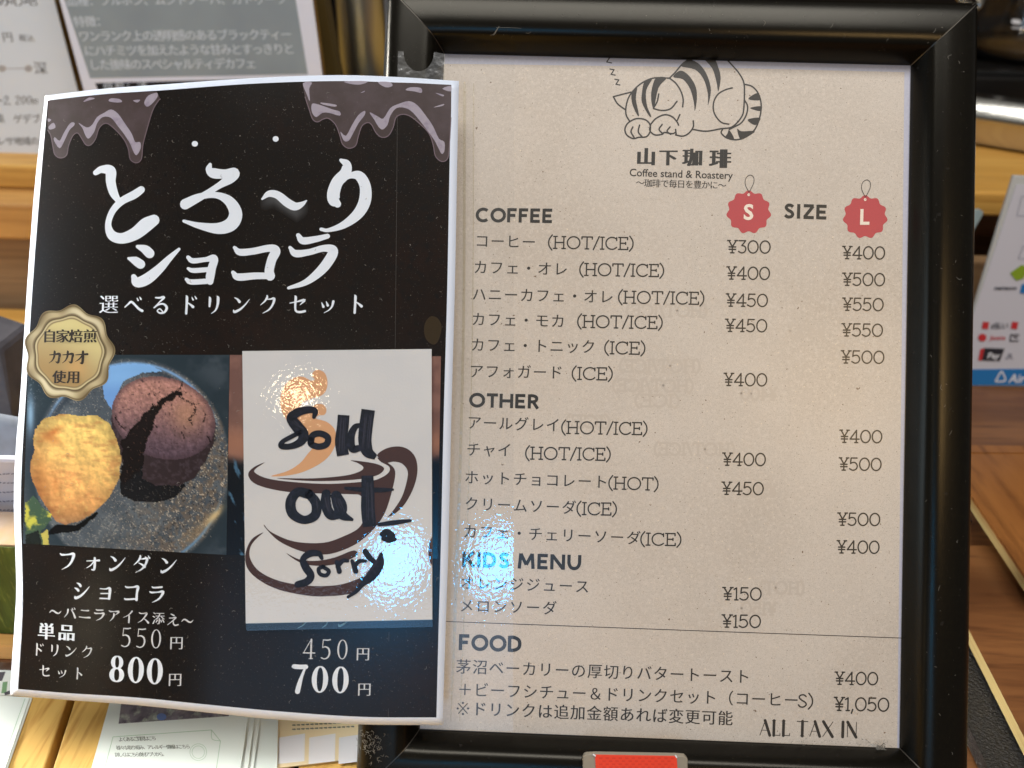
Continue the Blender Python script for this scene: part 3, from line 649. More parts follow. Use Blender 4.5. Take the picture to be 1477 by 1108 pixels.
part('price', lambda g: slab(g, s_menu, '¥1,050', 1203,1283,1006,1007.5, 18.6), MT['ink'], ms)
part('divider_line', lambda g: stroke(g, s_menu, [(642,896.5,1.1),(980,909,1.1),(1302,920.5,1.1)], smooth=False), MT['ink'], ms)
MT['ghost'] = mat('show_through', (197,185,171), .8, .2)
for x_, y_, t in ((1010,520,'(HOT/ICE)'),(1000,548,'(HOT/ICE)'),(980,570,'(ICE)'),(1060,640,'(HOT/ICE)'),(1190,470,'¥450'),(1120,700,'¥500'),(880,600,'(ICE)'),(1160,840,'(HOT)'),(1120,870,'¥150'),(1120,560,'¥400'),(1020,440,'(HOT/ICE)')):
    part('show_through', lambda g: slab(g, s_menu, t, x_, x_-13*len(t), y_, y_-1, 17, w=.2, off=1.5e-5), MT['ghost'], ms)
# emblem
CT = (860,60,5.681)
def cat(g):
    for pts in ([(285,415),(205,435),(140,452)],[(140,452),(175,510),(240,560)],[(275,655),(245,600),(245,530),(270,450),(330,375),(400,325),(480,298),(600,300)],
        [(600,300),(650,340),(690,400),(712,470),(708,535)],[(600,300),(650,250),(700,190),(760,145),(806,121)],[(1048,122),(1110,190),(1170,260),(1210,340),(1214,450),(1208,560),(1195,610),(1150,670),(1100,705),(1020,715),(900,735),(790,720)],
        [(795,650),(795,700),(760,750),(710,775),(650,765)],[(1115,380),(1060,395),(1000,430),(965,490),(960,560),(985,620),(1030,665),(1085,677)],
        [(1215,350),(1280,370),(1330,430),(1352,520),(1340,620),(1300,720),(1230,780),(1150,805),(1070,790),(1025,750),(1035,720)],[(1215,480),(1240,530),(1230,600),(1190,665),(1130,700),(1090,720)],
        [(275,655),(330,632),(400,640),(440,680),(440,740),(410,780),(350,785),(300,795),(250,765),(235,720),(250,680),(275,655)],[(300,700),(285,740),(310,785)],[(355,685),(345,740),(375,780)],
        [(445,680),(490,630),(560,600),(620,615),(660,655),(675,685)],[(445,680),(440,730),(480,765),(540,760),(560,745),(620,755),(650,745)],[(540,680),(515,720),(545,755)],[(605,700),(580,735),(610,760)],
        [(685,598),(665,645)],[(650,720),(655,760)],[(512,430),(500,490),(470,545)],[(470,550),(540,565),(610,550),(662,490)]):
        stroke(g, s_menu, zp(pts,*CT), 2.2, n=5)
    for pts in ([(290,425),(335,375),(325,470),(350,600),(335,600),(295,510)],[(395,330),(460,302),(410,400),(415,520),(450,610),(430,605),(375,500),(375,420)],[(490,298),(575,300),(510,380),(475,545),(462,540),(450,470),(455,390)],
        [(630,290),(690,238),(760,280),(815,370),(825,470),(808,570),(800,500),(770,390),(710,310)],[(692,200),(760,148),(850,190),(910,280),(940,400),(915,525),(915,430),(880,310),(810,230)],[(870,122),(955,122),(1000,210),(1020,300),(1000,410),(985,330),(950,220)],
        [(1245,470),(1325,420),(1342,480)],[(1260,545),(1350,530),(1345,570)],[(1240,640),(1345,625),(1305,685)],[(1155,715),(1190,735),(1300,735),(1230,785),(1180,800)],[(1090,725),(1130,800),(1060,785),(1075,755)]):
        fill(g, s_menu, zp(pts,*CT), n=4)
    for x, y, s in ((877,85,6.5),(883,103.5,5.5),(890,118,5.2)):
        for pts in ([(x-s*.6,y-s*.7),(x+s*.5,y-s*.5)],[(x+s*.5,y-s*.5),(x-s*.3,y+s*.7)],[(x-s*.3,y+s*.7),(x+s*.8,y+s*.9)]): stroke(g, s_menu, pts, 1.7)
part('cat_emblem', cat, MT['ink'], ms)
def shopname(g):
    for ch, xc, yc, em in (('山',932,227,27),('下',964,228,25),('珈',999,228,27),('琲',1039,230,29)): kana(g, s_menu, ch, xc-em*.43, xc+em*.43, yc, yc, em, 'bold', asp=1.08)
part('shop_name', shopname, MT['ink_pale'], ms)
part('shop_subtitle', lambda g: word(g, s_menu, 'Coffee stand & Roastery', 908,1057,254,258.5,10.5, offset=.012), MT['ink'], ms)
part('shop_motto', lambda g: kana(g, s_menu, '〜珈琲で毎日を豊かに〜', 918,1047,264,268,12.6,'sansb'), MT['ink'], ms)
for xc, yc, L in ((1080,306,'S'),(1248,313,'L')):
    def disc(g):
        P = []
        for k in range(132):
            a = 2*math.pi*k/132 - math.pi/2; r = 29.6+1.9*math.cos(11*(a+math.pi/2)); P.append((xc+r*math.cos(a)*1.03, yc+r*math.sin(a)))
        fill(g, s_menu, P, smooth=False)
    b = part('size_badge', disc, MT['badge'], ms)
    part('letter', lambda g: (word(g, s_menu, L, xc-7.5, xc+6.5 if L == 'S' else xc+6, yc+10.5, yc+10.5, 21, offset=.028, off=1.1e-4), stroke(g, s_menu, [(p[0],p[1]) for p in arc(xc,yc-25,1.2,1.2,0,360,10)], 1.5, off=1.1e-4)), MT['badge_white'], b)
    part('badge_loop', lambda g: (stroke(g, s_menu, [(xc,yc-29),(xc-5,yc-40),(xc-4,yc-49),(xc+2,yc-53.5),(xc+7,yc-50),(xc+7,yc-42),(xc+1,yc-29)], .9, off=1.2e-4),), MT['ink'], ms)

# ------------------------------------------------------------------ poster
OUT = [(65,138),(150,128),(240,121.5),(360,113),(480,108.5),(570,111),(662,117),(659,260),(656,420),(651,600),(647,780),(642,930),(638.5,1046),(520,1045),(400,1038),(300,1028),(200,1017.5),(100,1010),(14.5,1003),(17,960),(21,900),(23.5,850),(22,790),(20,730),(22,660),(30,560),(38,430),(50,270)]
INN = [(69,145),(150,136),(240,130),(360,121),(480,117),(570,119),(651,122.5),(648,260),(645,420),(640,600),(636,780),(632,930),(629.5,1035),(520,1034),(400,1026),(300,1016.5),(200,1006.5),(100,1000),(26,994),(29,950),(32,900),(33,850),(31.5,790),(30,730),(32,660),(38,560),(46,430),(58,270)]
def grid_surface(g, outline, surf, off, nx=60, ny=80):
    """outline: list going clockwise from top left; corners at indices 0,6,12,18 -> Coons patch"""
    P = np.array(outline, float)
    def resamp(A, n):
        A = catmull(A, 6) if len(A) > 2 else A; s = np.r_[0,np.cumsum(np.linalg.norm(np.diff(A,axis=0),axis=1))]; s /= s[-1]
        t = np.linspace(0,1,n); return np.c_[np.interp(t,s,A[:,0]),np.interp(t,s,A[:,1])]
    top = resamp(P[0:7], nx+1); right = resamp(P[6:13], ny+1); bot = resamp(P[12:19][::-1], nx+1); left = resamp(np.vstack([P[18:],P[:1]])[::-1], ny+1)
    u = np.linspace(0,1,nx+1)[None,:,None]; v = np.linspace(0,1,ny+1)[:,None,None]
    C = (1-v)*top[None]+v*bot[None]+(1-u)*left[:,None]+u*right[:,None]-((1-u)*(1-v)*top[0]+u*(1-v)*top[-1]+(1-u)*v*bot[0]+u*v*bot[-1])
    V = C.reshape(-1,2)
    F = [(j*(nx+1)+i,(j+1)*(nx+1)+i,(j+1)*(nx+1)+i+1,j*(nx+1)+i+1) for j in range(ny) for i in range(nx)]
    g.add(surf(V, off), F); return C
po = thing('dessert_poster', 'black laminated dessert poster with chocolate drips and fondant photo', 'poster', tuple(s_poster([(340,1030)])[0]))
g = G(); grid_surface(g, OUT, s_poster, 0); o = g.emit('paper_sheet', MT['poster_white'], po, smooth=True)
m = o.modifiers.new('thick','SOLIDIFY'); m.thickness = .0004; m.offset = -1
g = G(); grid_surface(g, INN, s_poster, 4e-5); g.emit('black_print', MT['poster_black'], po, smooth=True)
PO = 1.1e-4
TT = (100,200,3.211)
TITLE = {
 'と':[[(122,158,22),(150,143,30),(190,150,44),(192,200,40),(205,250,36),(228,290,22)],[(333,237,30),(300,260,34),(240,292,30),(198,340,26),(180,400,26),(198,448,40),(245,462,44),(305,440,52),(355,400,58),(392,378,46)]],
 'ろ':[[(652,120,14),(648,142,30),(668,160,42),(720,164,38),(764,160,44),(742,186,42),(690,220,26),(610,270,28),(536,305,42)],[(536,303,42),(600,270,28),(680,262,26),(740,290,42),(770,345,54),(750,395,56),(690,416,46),(600,403,26),(530,382,12)]],
 '〜':[[(893,280,8),(925,256,26),(965,262,32),(1010,297,36),(1045,314,34),(1075,305,22),(1098,288,6)]],
 'り':[[(1258,100,14),(1284,120,36),(1278,160,46),(1242,200,48),(1224,250,52),(1226,285,50),(1242,303,30)],[(1232,275,24),(1250,225,12),(1290,178,18),(1340,172,40),(1370,220,46),(1368,290,50),(1335,350,44),(1270,400,30),(1200,424,16),(1166,420,14)]],
 'シ':[[(316,500,15),(350,513,36),(372,532,40)],[(275,555,12),(305,566,34),(330,582,38)],[(298,640,22),(314,666,40),(360,650,46),(415,605,38),(462,556,26),(508,512,12)]],
 'ョ':[[(550,550,16),(572,566,22),(632,560,20),(670,556,32),(660,600,34),(652,640,36),(652,662,28)],[(550,602,12),(575,611,20),(648,606,20)],[(542,652,14),(565,664,22),(650,660,22)]],
 'コ':[[(765,505,14),(790,526,28),(850,522,28),(925,508,30),(955,520,40),(938,560,38),(926,610,38),(930,636,40)],[(758,620,16),(782,641,30),(860,636,28),(938,636,26)]],
 'ラ':[[(1060,448,18),(1082,473,30),(1140,466,26),(1196,452,20)],[(1022,505,14),(1048,532,30),(1110,526,26),(1180,508,28),(1222,520,40),(1195,575,42),(1150,625,36),(1090,668,24),(1015,692,12)]]}
for ch, sts in TITLE.items():
    part('title_character', lambda g: [stroke(g, s_poster, [(p[0],p[1],p[2]*1.12) for p in zp(s,*TT)], off=PO, n=10) for s in sts], MT['poster_text'], po)
# soft glow printed under the wave dash
def swoosh(P):
    x, y = P[:,0], P[:,1]; xc = (x-100)
    yy = np.interp(x, [378,395,412,428,442],[288,282,292,303,296]); d = (y-yy-4)/9; gx = np.clip(1-((x-410)/36)**2,0,1)
    a = np.exp(-d*d)*gx*.12; base = lin((26,22,19)); return base*(1-a[:,None])+lin((200,204,210))*a[:,None]
def picture(name, P4, nx, ny, fn, parent, off):
    u = np.linspace(0,1,nx+1)[None,:,None]; v = np.linspace(0,1,ny+1)[:,None,None]; a,b,c,d = [np.array(p,float) for p in P4]
    V = ((1-u)*(1-v)*a+u*(1-v)*b+u*v*c+(1-u)*v*d).reshape(-1,2)
    F = [(j*(nx+1)+i,(j+1)*(nx+1)+i,(j+1)*(nx+1)+i+1,j*(nx+1)+i+1) for j in range(ny) for i in range(nx)]
    g = G(); C = fn(V)
    if name == 'title_glow': F = [f for f in F if max(C[i][2] for i in f) > .012]
    g.add(s_poster(V, off), F, C); return g.emit(name, MT['picture'], parent, smooth=True)
picture('title_glow', [(374,272),(448,272),(448,325),(374,325)], 40, 30, swoosh, po, 7e-5)
part('title_dot', lambda g: stroke(g, s_poster, [(280.5,207.5,8),(281.5,207.5,8)], off=PO), MT['poster_text'], po)
part('title_dot', lambda g: stroke(g, s_poster, [(397.3,200.5,8),(398,200.5,8)], off=PO), MT['poster_text'], po)
def subtitle(g):
    for ch, xc in zip('選べるドリンクセット',(156,193,231,272,308,348,387,430,472,515)): brush(g, s_poster, ch, xc-13.5, xc+13.5, 440-(xc-156)*.004, 440-(xc-156)*.004, 27, off=PO, bold=1.25)
part('subtitle', subtitle, MT['poster_text'], po)
# chocolate drips
D1 = [(68.5,145.2),(69,188),(73,195),(76,210),(79,223),(87,228),(96,224),(99,210),(105,196),(112,192),(118,200),(124,209),(131,209),(138,200),(143,185),(152,178),(162,183),(178,200),(185,215),(188,230),(197,235),(204,229),(206,210),(211,190),(220,160),(228,146),(231,143),(226,132)]
D2 = [(436,119.5),(440,140),(446,158),(451,172),(458,176),(466,172),(474,171),(484,180),(490,195),(494,208),(503,214),(513,210),(517,196),(522,182),(530,177),(536,180),(542,191),(550,198),(560,196),(567,184),(571,170),(580,165),(592,168),(607,180),(619,193),(625,210),(628,225),(637,233),(646,228),(648.5,205),(650.5,170),(651,122.5)]
def dripfill(D, topline):
    def f(g):
        P = np.vstack([catmull(D, 4)]); P = np.vstack([P, np.array(topline, float)]) if len(topline) else P
        tris = tessellate_polygon([[Vector((p[0],p[1],0)) for p in P]]); P, tris = split_tris(P, tris); lay(g, P, tris, s_poster, 8e-5)
    return f
for D, TL, HL in ((D1, [(150,136.4),(110,140.5)], [
   [(78,203),(86,214),(93,203),(100,188),(107,181),(107,177),(101,178),(92,192),(86,203),(79,198)],
   [(113,177),(125,184),(133,180),(140,169),(150,163),(160,158),(170,164),(180,178),(190,193),(195,205),(202,205),(203,214),(197,224),(192,218),(188,208),(180,195),(170,182),(160,170),(148,169),(140,178),(136,190),(128,200),(123,195),(119,185)],
   [(157,146),(160,142),(172,143),(176,147),(168,148)],[(192,145),(202,144),(198,148)],[(208,148),(214,138),(226,134),(227,140),(219,150),(212,154)],[(70,183),(77,177),(80,184),(72,187)],[(120,147),(128,141),(137,142),(128,145)],[(69,171),(74,173),(70,176)]]),
  (D2, [(600,119.8),(570,119),(480,117)], [
   [(437,120),(450,119),(446,128),(447,146),(442,135)],[(450,150),(460,151),(480,158),(490,161),(490,167),(475,163),(465,163),(456,169),(450,162)],[(463,148),(484,151),(483,154),(466,151)],
   [(491,190),(499,196),(508,180),(517,166),(526,160),(526,166),(517,178),(509,193),(503,203),(496,203)],
   [(533,162),(545,168),(553,171),(563,156),(575,150),(590,146),(602,152),(615,168),(625,183),(633,200),(641,205),(641,218),(637,222),(632,213),(625,200),(610,180),(596,163),(585,156),(572,156),(563,167),(559,180),(552,187),(546,183),(540,173)],
   [(585,130),(592,126),(607,127),(608,134),(598,132)],[(628,134),(640,137),(638,139)],[(545,118.5),(562,118.5),(566,124),(556,126)],[(497,117.5),(530,117.2),(520,122),(505,121)],[(638,128),(650,124),(650,132)],[(625,155),(640,150),(638,153)],[(520,134),(526,131),(525,133)]])):
    dp = part('chocolate_drip', dripfill(D, TL), MT['drip'], po)
    part('drip_edge', lambda g: stroke(g, s_poster, [(p[0],p[1],1.3) for p in D[1:-1]], off=9.5e-5, n=4), MT['drip_edge'], dp)
    def hl(g):
        for h in HL: fill(g, s_poster, h, off=1.05e-4, n=3)
    part('drip_highlight', hl, MT['drip_gloss'], dp)

# ---- printed photographs (flat print, coloured point by point)
class VN:
    def __init__(s, seed): s.r = np.random.RandomState(seed).rand(256,256)
    def __call__(s, x, y):
        xi = np.floor(x).astype(int); yi = np.floor(y).astype(int); fx = x-xi; fy = y-yi; fx = fx*fx*(3-2*fx); fy = fy*fy*(3-2*fy)
        g = lambda a, b: s.r[a % 256, b % 256]
        return (g(xi,yi)*(1-fx)+g(xi+1,yi)*fx)*(1-fy)+(g(xi,yi+1)*(1-fx)+g(xi+1,yi+1)*fx)*fy
vn = VN(3)
def fbm(x, y, sc, o=4):
    v = 0; a = .5; t = 0
    for k in range(o): v = v+a*vn(x/sc*2**k+17*k, y/sc*2**k+31*k); t += a; a *= .55
    return v/t
def inpoly(P, poly):
    x, y = P[:,0], P[:,1]; q = np.array(poly, float); c = np.zeros(len(x), bool); j = len(q)-1
    for i in range(len(q)):
        cond = ((q[i,1] > y) != (q[j,1] > y)) & (x < (q[j,0]-q[i,0])*(y-q[i,1])/(q[j,1]-q[i,1]+1e-12)+q[i,0]); c ^= cond; j = i
    return c
def ss(a, b, x): t = np.clip((x-a)/(b-a),0,1); return t*t*(3-2*t)
def mixa(C, col, a):
    col = np.asarray(col, float); a = a[:,None] if a.ndim == 1 else a; return C*(1-a)+col*a
def dessert(P):
    x, y = P[:,0], P[:,1]; n1 = fbm(x,y,26); n2 = fbm(x+300,y,5); n3 = vn(x/1.3+9,y/1.3+5); n4 = vn(x/1.9+90,y/1.9+5)
    C = np.tile(np.array((72.,80,88)),(len(x),1))
    C = mixa(C, (98,106,112), ss(.4,.75,n1)*.7)
    rel = lambda sc, k: (fbm(x+k,y-k,sc)-fbm(x-k,y+k,sc))
    wr = ss(150,320,x+(y-600)*.25)                                    # warm speckled right side
    C = mixa(C, (112,98,84), wr*ss(.35,.7,n2)*.8)
    C = mixa(C, (200,186,164), ss(.72,.9,n3)*(.42+.45*wr)); C = mixa(C, (20,26,34), ss(.72,.95,n4)*(.3+.4*wr))
    # rim of the dish
    r = np.sqrt(((x-190)/138)**2+((y-672)/150)**2)
    C = mixa(C, (40,52,60), ss(1.0,1.05,r)); C = mixa(C, (62,72,80), ss(1.0,1.25,r)*ss(.3,.7,n1)); C = mixa(C, (110,116,120), ss(1.02,1.3,r)*ss(200,60,x)*ss(.72,.9,n3)*.6)
    line = np.exp(-((r-.985)/.014)**2); C = mixa(C, (120,165,215), line*ss(640,540,y)*.9); C = mixa(C, (96,140,180), line*ss(700,770,y)*ss(200,280,x))
    C = mixa(C, (40,50,62), np.exp(-((r-.93)/.03)**2)*ss(650,560,y)*.7)
    C = mixa(C, (222,196,140), np.exp(-(((x-308)*.7+(y-745)*.7)/5)**2-(((x-308)*.7-(y-745)*.7)/17)**2)*.9)
    C = mixa(C, (150,128,98), np.exp(-(((x-285)*.7+(y-765)*.7)/10)**2-(((x-285)*.7-(y-765)*.7)/28)**2)*.5)
    # sky reflected in the dish
    sky = inpoly(P+np.c_[3*(n1-.5),4*(n2-.5)], [(150,575),(146,545),(158,530),(180,524),(215,526),(235,536),(205,538),(178,550),(166,575),(163,585),(168,600)])
    C = mixa(C, (122,170,222), sky*.95); C = mixa(C, (90,130,190), sky*ss(545,570,y)*.5)
    sk2 = np.exp(-((x-44)/5)**2-((y-600)/28)**2); C = mixa(C, (150,190,225), sk2*.8)
    C = mixa(C, (40,48,62), np.exp(-((x-52)/14)**2-((y-655)/36)**2)*.8)
    # shadow below the cake, body, top face
    q = P+np.c_[5*(n2-.5),5*(n1-.5)]
    sh = inpoly(q, [(172,702),(180,672),(206,655),(216,690),(240,700),(262,694),(268,702),(252,718),(226,725),(196,724),(178,716)]); C = mixa(C, (20,20,22), sh*.93); C = mixa(C,(110,104,98), sh*ss(.8,.95,n3)*.6)
    th = math.radians(18); dx, dy = x-236, y-603; u = dx*math.cos(th)+dy*math.sin(th); w = -dx*math.sin(th)+dy*math.cos(th)
    side = inpoly(q, [(160,600),(163,640),(176,668),(206,665),(206,690),(225,701),(258,701),(280,690),(297,664),(309,640),(311,612),(300,580)])
    e = np.sqrt((u/76)**2+(w/58)**2)+.03*(n2-.5)
    top = e < 1
    C = mixa(C, (50,40,42), (side & ~top)*1.0); C = mixa(C, (84,74,84), (side & ~top)*ss(.45,.8,n2)*.45)
    lum = ss(1.0,-.9,(u*.25+w)/58); ct = np.array((86.,70,80))*(1-lum[:,None])+np.array((164.,120,110))*lum[:,None]
    ct = ct*(.74+.34*n2+.16*n3)[:,None]; C = np.where(top[:,None], ct, C)
    C = np.where(top[:,None], C*(1+.40*rel(5,1.0))[:,None], C); C = mixa(C, (196,150,128), top*ss(.72,.9,n3)*ss(.3,.8,lum)*.5); C = mixa(C, (196,148,112), top*np.exp(-((x-270)/22)**2-((y-600)/24)**2)*.5)
    C = mixa(C, (60,44,44), top*ss(.86,.94,vn(x/2.6+40,y/2.6+3))*.8)
    C = mixa(C, (70,54,60), top*ss(.86,1,e)*.55)
    cr = inpoly(P+np.c_[9*(n2-.5),9*(fbm(x+70,y+40,5)-.5)], [(178,668),(174,640),(190,618),(214,590),(240,570),(256,562),(263,568),(254,574),(240,580),(228,594),(218,620),(209,645),(206,672),(190,690),(178,700),(172,690)])
    C = mixa(C, (22,17,16), cr*.95); C = mixa(C, (120,84,70), cr*ss(.84,.95,n3)*.5)
    for seg in ([(256,566),(262,556),(263,550)],[(258,572),(272,580),(282,584),(281,596),(272,604),(278,612)],[(296,598),(294,608)],[(262,622),(266,632)],[(166,600),(172,612),(178,618)],[(222,612),(226,616)],[(300,630),(303,636)],[(230,566),(222,570)]):
        for a, b in zip(seg[:-1], seg[1:]):
            a = np.array(a, float); b = np.array(b, float); t = np.clip(((P-a)@(b-a))/((b-a)@(b-a)),0,1); d = np.linalg.norm(P-(a+t[:,None]*(b-a)),axis=1); C = mixa(C, (30,22,22), ss(3.0,1.2,d*1.5+5*(n3-.35))*.9)
    # ice cream
    sp = inpoly(q, [(68,768),(80,758),(110,757),(140,738),(142,742),(112,766),(72,772)]); C = mixa(C, (14,15,16), sp*1.0)
    n5 = fbm(x*.8+y*.4, y-x*.3, 8); qi = P+np.c_[3*(n2-.5),3.5*(n5-.5)]
    ice = inpoly(qi, [(50,622),(62,605),(88,597),(115,600),(140,599),(158,610),(168,632),(175,660),(172,690),(158,718),(140,736),(118,750),(96,757),(80,752),(72,738),(56,715),(46,690),(43,670),(50,650),(48,634)])
    li = ss(110,-60,(x-110)*-.35+(y-650)*.9+20*(n1-.5)); ci = np.array((234.,168,104))*(1-li[:,None])+np.array((248.,214,126))*li[:,None]
    ci = ci*(.86+.26*n5[:,None]); ci = mixa(ci, (206,136,84), ss(.55,.75,fbm(x*.5+y*.7+20, y*1.4-x*.2, 11))*.5); ci = mixa(ci, (250,218,130), ss(.62,.8,n2)*.45); ci = mixa(ci, (200,110,56), np.exp(-((x-76)/14)**2-((y-624+(x-76)*.5)/6)**2)*.7); ci = mixa(ci,(196,150,110), ss(735,757,y)*.6)
    ci = ci*(1+.36*rel(12,1.8)+.16*rel(4.5,.9))[:,None]; ci = mixa(ci, (214,140,78), np.exp(-(((x-74)*.9+(y-633)*.45)/17)**2-((-(x-74)*.45+(y-633)*.9)/7)**2)*.75); ci = mixa(ci, (206,130,72), np.exp(-((x-79-(y-690)*.12)/6)**2-((y-702)/20)**2)*.45); ci = mixa(ci*.93, (176,104,52), ss(40,-46,(x-110)+(690-y)*.35)*.0+np.exp(-((x-56)/16)**2-((y-700)/40)**2)*.45); ci = ci*(1-.22*ss(.55,1.05,np.sqrt(((x-112)/64)**2+((y-668)/84)**2)))[:,None]; C = np.where(ice[:,None], ci, C)
    # mint leaves
    lf = inpoly(q, [(37,728),(48,716),(60,730),(74,742),(74,752),(60,766),(64,800),(37,800)]); cl = mixa(np.tile((62.,84,66),(len(x),1)), (196,190,74), ss(.45,.65,fbm(x+11,y+5,12))*.9)
    C = np.where(lf[:,None], cl, C); C = mixa(C, (26,30,30), inpoly(q, [(37,772),(56,764),(60,790),(37,786)])*.9); C = mixa(C,(204,190,90), inpoly(q,[(60,770),(68,764),(72,796),(62,797)])*.85)
    return lin(np.clip(C,0,255))
picture('dessert_photo', [(41,512),(331,512),(326.5,800.5),(33,784)], 250, 240, dessert, po, 8e-5)
def pudding(P):
    x, y = P[:,0], P[:,1]; n1 = fbm(x,y,20); n2 = fbm(x+60,y*.4,8)
    C = np.tile((132.,98,88),(len(x),1)); C = mixa(C, (96,70,66), ss(.35,.7,n1)*.6); C = mixa(C, (160,110,84), np.exp(-((y-640)/24)**2)*.6)
    lo = ss(652,672,y+14*(n1-.5)); C = mixa(C, (16,20,26), lo); C = mixa(C, (84,128,160), lo*ss(.66,.76,fbm(x*1.6-y*.6,y*.5+x*.3,13))*.8)
    return lin(np.clip(C,0,255))
picture('pudding_photo', [(331.5,512),(636,514),(631,806),(327,800.5)], 160, 120, pudding, po, 8e-5)
# gold seal
g = G(); NA, NR = 160, 34; V = []; C = []
for j in range(NR+1):
    for i in range(NA):
        a = 2*math.pi*i/NA; sc = 1+.055*math.cos(9*a+.6); r = j/NR
        V.append((100+63*r*(1+(sc-1)*r**3)*math.cos(a), 509.5+67*r*(1+(sc-1)*r**3)*math.sin(a)))
V = np.array(V); R_ = np.repeat(np.arange(NR+1)/NR, NA); A_ = np.tile(2*np.pi*np.arange(NA)/NA, NR+1)
base = np.tile((206.,190,150),(len(V),1)); lobes = .5+.5*np.cos(9*A_*1.0+.6+1.2)
base = mixa(base, (120,104,74), lobes*ss(.75,1,R_)*.8); base = mixa(base, (242,232,196), ss(.55,.95,.5+.5*np.cos(A_*2+2.2))*ss(.74,.84,R_)*ss(.98,.9,R_)*.8)
base = mixa(base, (104,88,60), np.exp(-((R_-.975)/.022)**2)*.9); base = mixa(base, (70,56,36), np.exp(-((R_-.80)/.026)**2)*1.0); base = mixa(base, (244,230,180), np.exp(-((R_-.765)/.02)**2)*.7); base = mixa(base,(96,78,50), np.exp(-((R_-.725)/.017)**2)*.85)
inn = ss(.73,.70,R_); disc = np.tile((200.,180,130),(len(V),1)); dd = (V[:,0]-100)/45*.5-(V[:,1]-509)/48; disc = mixa(disc, (230,216,154), ss(-.2,.9,dd)); disc = mixa(disc, (176,146,98), ss(.2,-1.,dd)*.9); disc = mixa(disc,(222,172,110), np.exp(-((V[:,0]-110)/16)**2-((V[:,1]-530)/16)**2)*.6)
base = np.where(inn[:,None] > .5, disc, base)
F = [(j*NA+i,(j+1)*NA+i,(j+1)*NA+(i+1)%NA,j*NA+(i+1)%NA) for j in range(NR) for i in range(NA)]
g.add(s_poster(V, 1.5e-4), F, lin(np.clip(base*.88,0,255))); seal = g.emit('gold_seal', MT['picture'], po, smooth=True)
MT['seal_ink'] = mat('seal_lettering', (40,32,22), .4, .3)
def sealtxt(g):
    for t, xs, y, em in (('自家焙煎',(71.5,90.5,109.5,130),485.5,20.5),('使用',(85.5,106),544.5,20)):
        for c, x in zip(t, xs): kana(g, s_poster, c, x-em*.43, x+em*.43, y, y, em, 'minchob', off=2.3e-4)
    brush(g, s_poster, 'カカオ', 70,127,515,515,19, off=2.3e-4, bold=1.75)
part('seal_text', sealtxt, MT['seal_ink'], seal)
# captions and prices
def cap(g):
    for t, xs, y0_, y1_, em in (('フォンダン',(97,134,169,205,243),809,815,26),('ショコラ',(118,152,190,226),852,857,25)):
        for i, (c, x) in enumerate(zip(t, xs)):
            yy = y0_+(y1_-y0_)*i/(len(t)-1); brush(g, s_poster, c, x-em/2, x+em/2, yy, yy, em, off=PO, bold=1.3)
part('caption', cap, MT['poster_text'], po)
part('caption', lambda g: brush(g, s_poster, '〜バニラアイス添え〜', 71,279,882,896,17.5, off=PO, bold=1.3), MT['poster_grey'], po)
part('caption', lambda g: kana(g, s_poster, '単品', 56,107,911,914,25.5,'minchob', off=PO), MT['poster_text'], po)
part('caption', lambda g: brush(g, s_poster, 'ドリンク', 46,135,936,941,18, off=PO, bold=1.15), MT['poster_grey'], po)
part('caption', lambda g: brush(g, s_poster, 'セット', 56,122,967,972,17, off=PO, bold=1.15), MT['poster_grey'], po)
for t, xa, xb, ya, yb, h, tb, wd in (('550',174,233,919,922,28,THIN,.56),('800',158,234,964,969,38,BOLD,.56),('450',438,502,936,937,29,THIN,.56),('700',421,502,979,981,39,BOLD,.56)):
    part('price', lambda g: digits(g, s_poster, t, xa, xb, ya, yb, h, tb, off=PO, wd=wd), MT['poster_text'] if tb is BOLD else MT['poster_grey'], po)
for x, y in ((255,928),(253,981),(524,944),(526,995)):
    part('yen_mark', lambda g: kana(g, s_poster, '円', x-9.5, x+9.5, y, y, 21,'mincho', off=PO), MT['poster_grey'], po)
part('caption', lambda g: brush(g, s_poster, 'プリン', 424,512,894,892,26, off=PO, bold=1.1), MT['poster_grey'], po)
MT['crease'] = mat('poster_crease', (70,66,62), .4, .3)
part('crease', lambda g: stroke(g, s_poster, [(573.5,122,.5),(572,300,.5),(570,503,.5)], off=7e-5), MT['crease'], po)
part('crease', lambda g: stroke(g, s_poster, [(561,912,.6),(560,1034,.5)], off=7e-5), MT['crease'], po)
MT['glue'] = mat('brown_stain', (50,38,18), .3, .4)
part('stain', lambda g: fill(g, s_poster, [(612,470),(620,457),(631,459),(637,472),(632,492),(624,497),(614,488)], off=7e-5), MT['glue'], po)
def fibres(g):
    for k in range(260):
        px, py = random.uniform(45,640), random.uniform(130,1020); a = random.uniform(0,6.28); L = random.choice([.8,1.2,1.8,3])
        if 345 < px < 625 and 500 < py < 910: continue
        if not inpoly(np.array([[px,py]]), INN)[0]: continue
        stroke(g, s_poster, [(px,py,.3),(px+math.cos(a)*L,py+math.sin(a)*L,.5),(px+math.cos(a+.6)*L*1.6,py+math.sin(a+.6)*L*1.6,.3)], off=2.6e-4, cap=False, n=2)
MT['fibre'] = mat('dust_fibre', (128,124,118), .9, .1)
o = part('dust', fibres, MT['fibre'], po); o['kind'] = 'stuff'

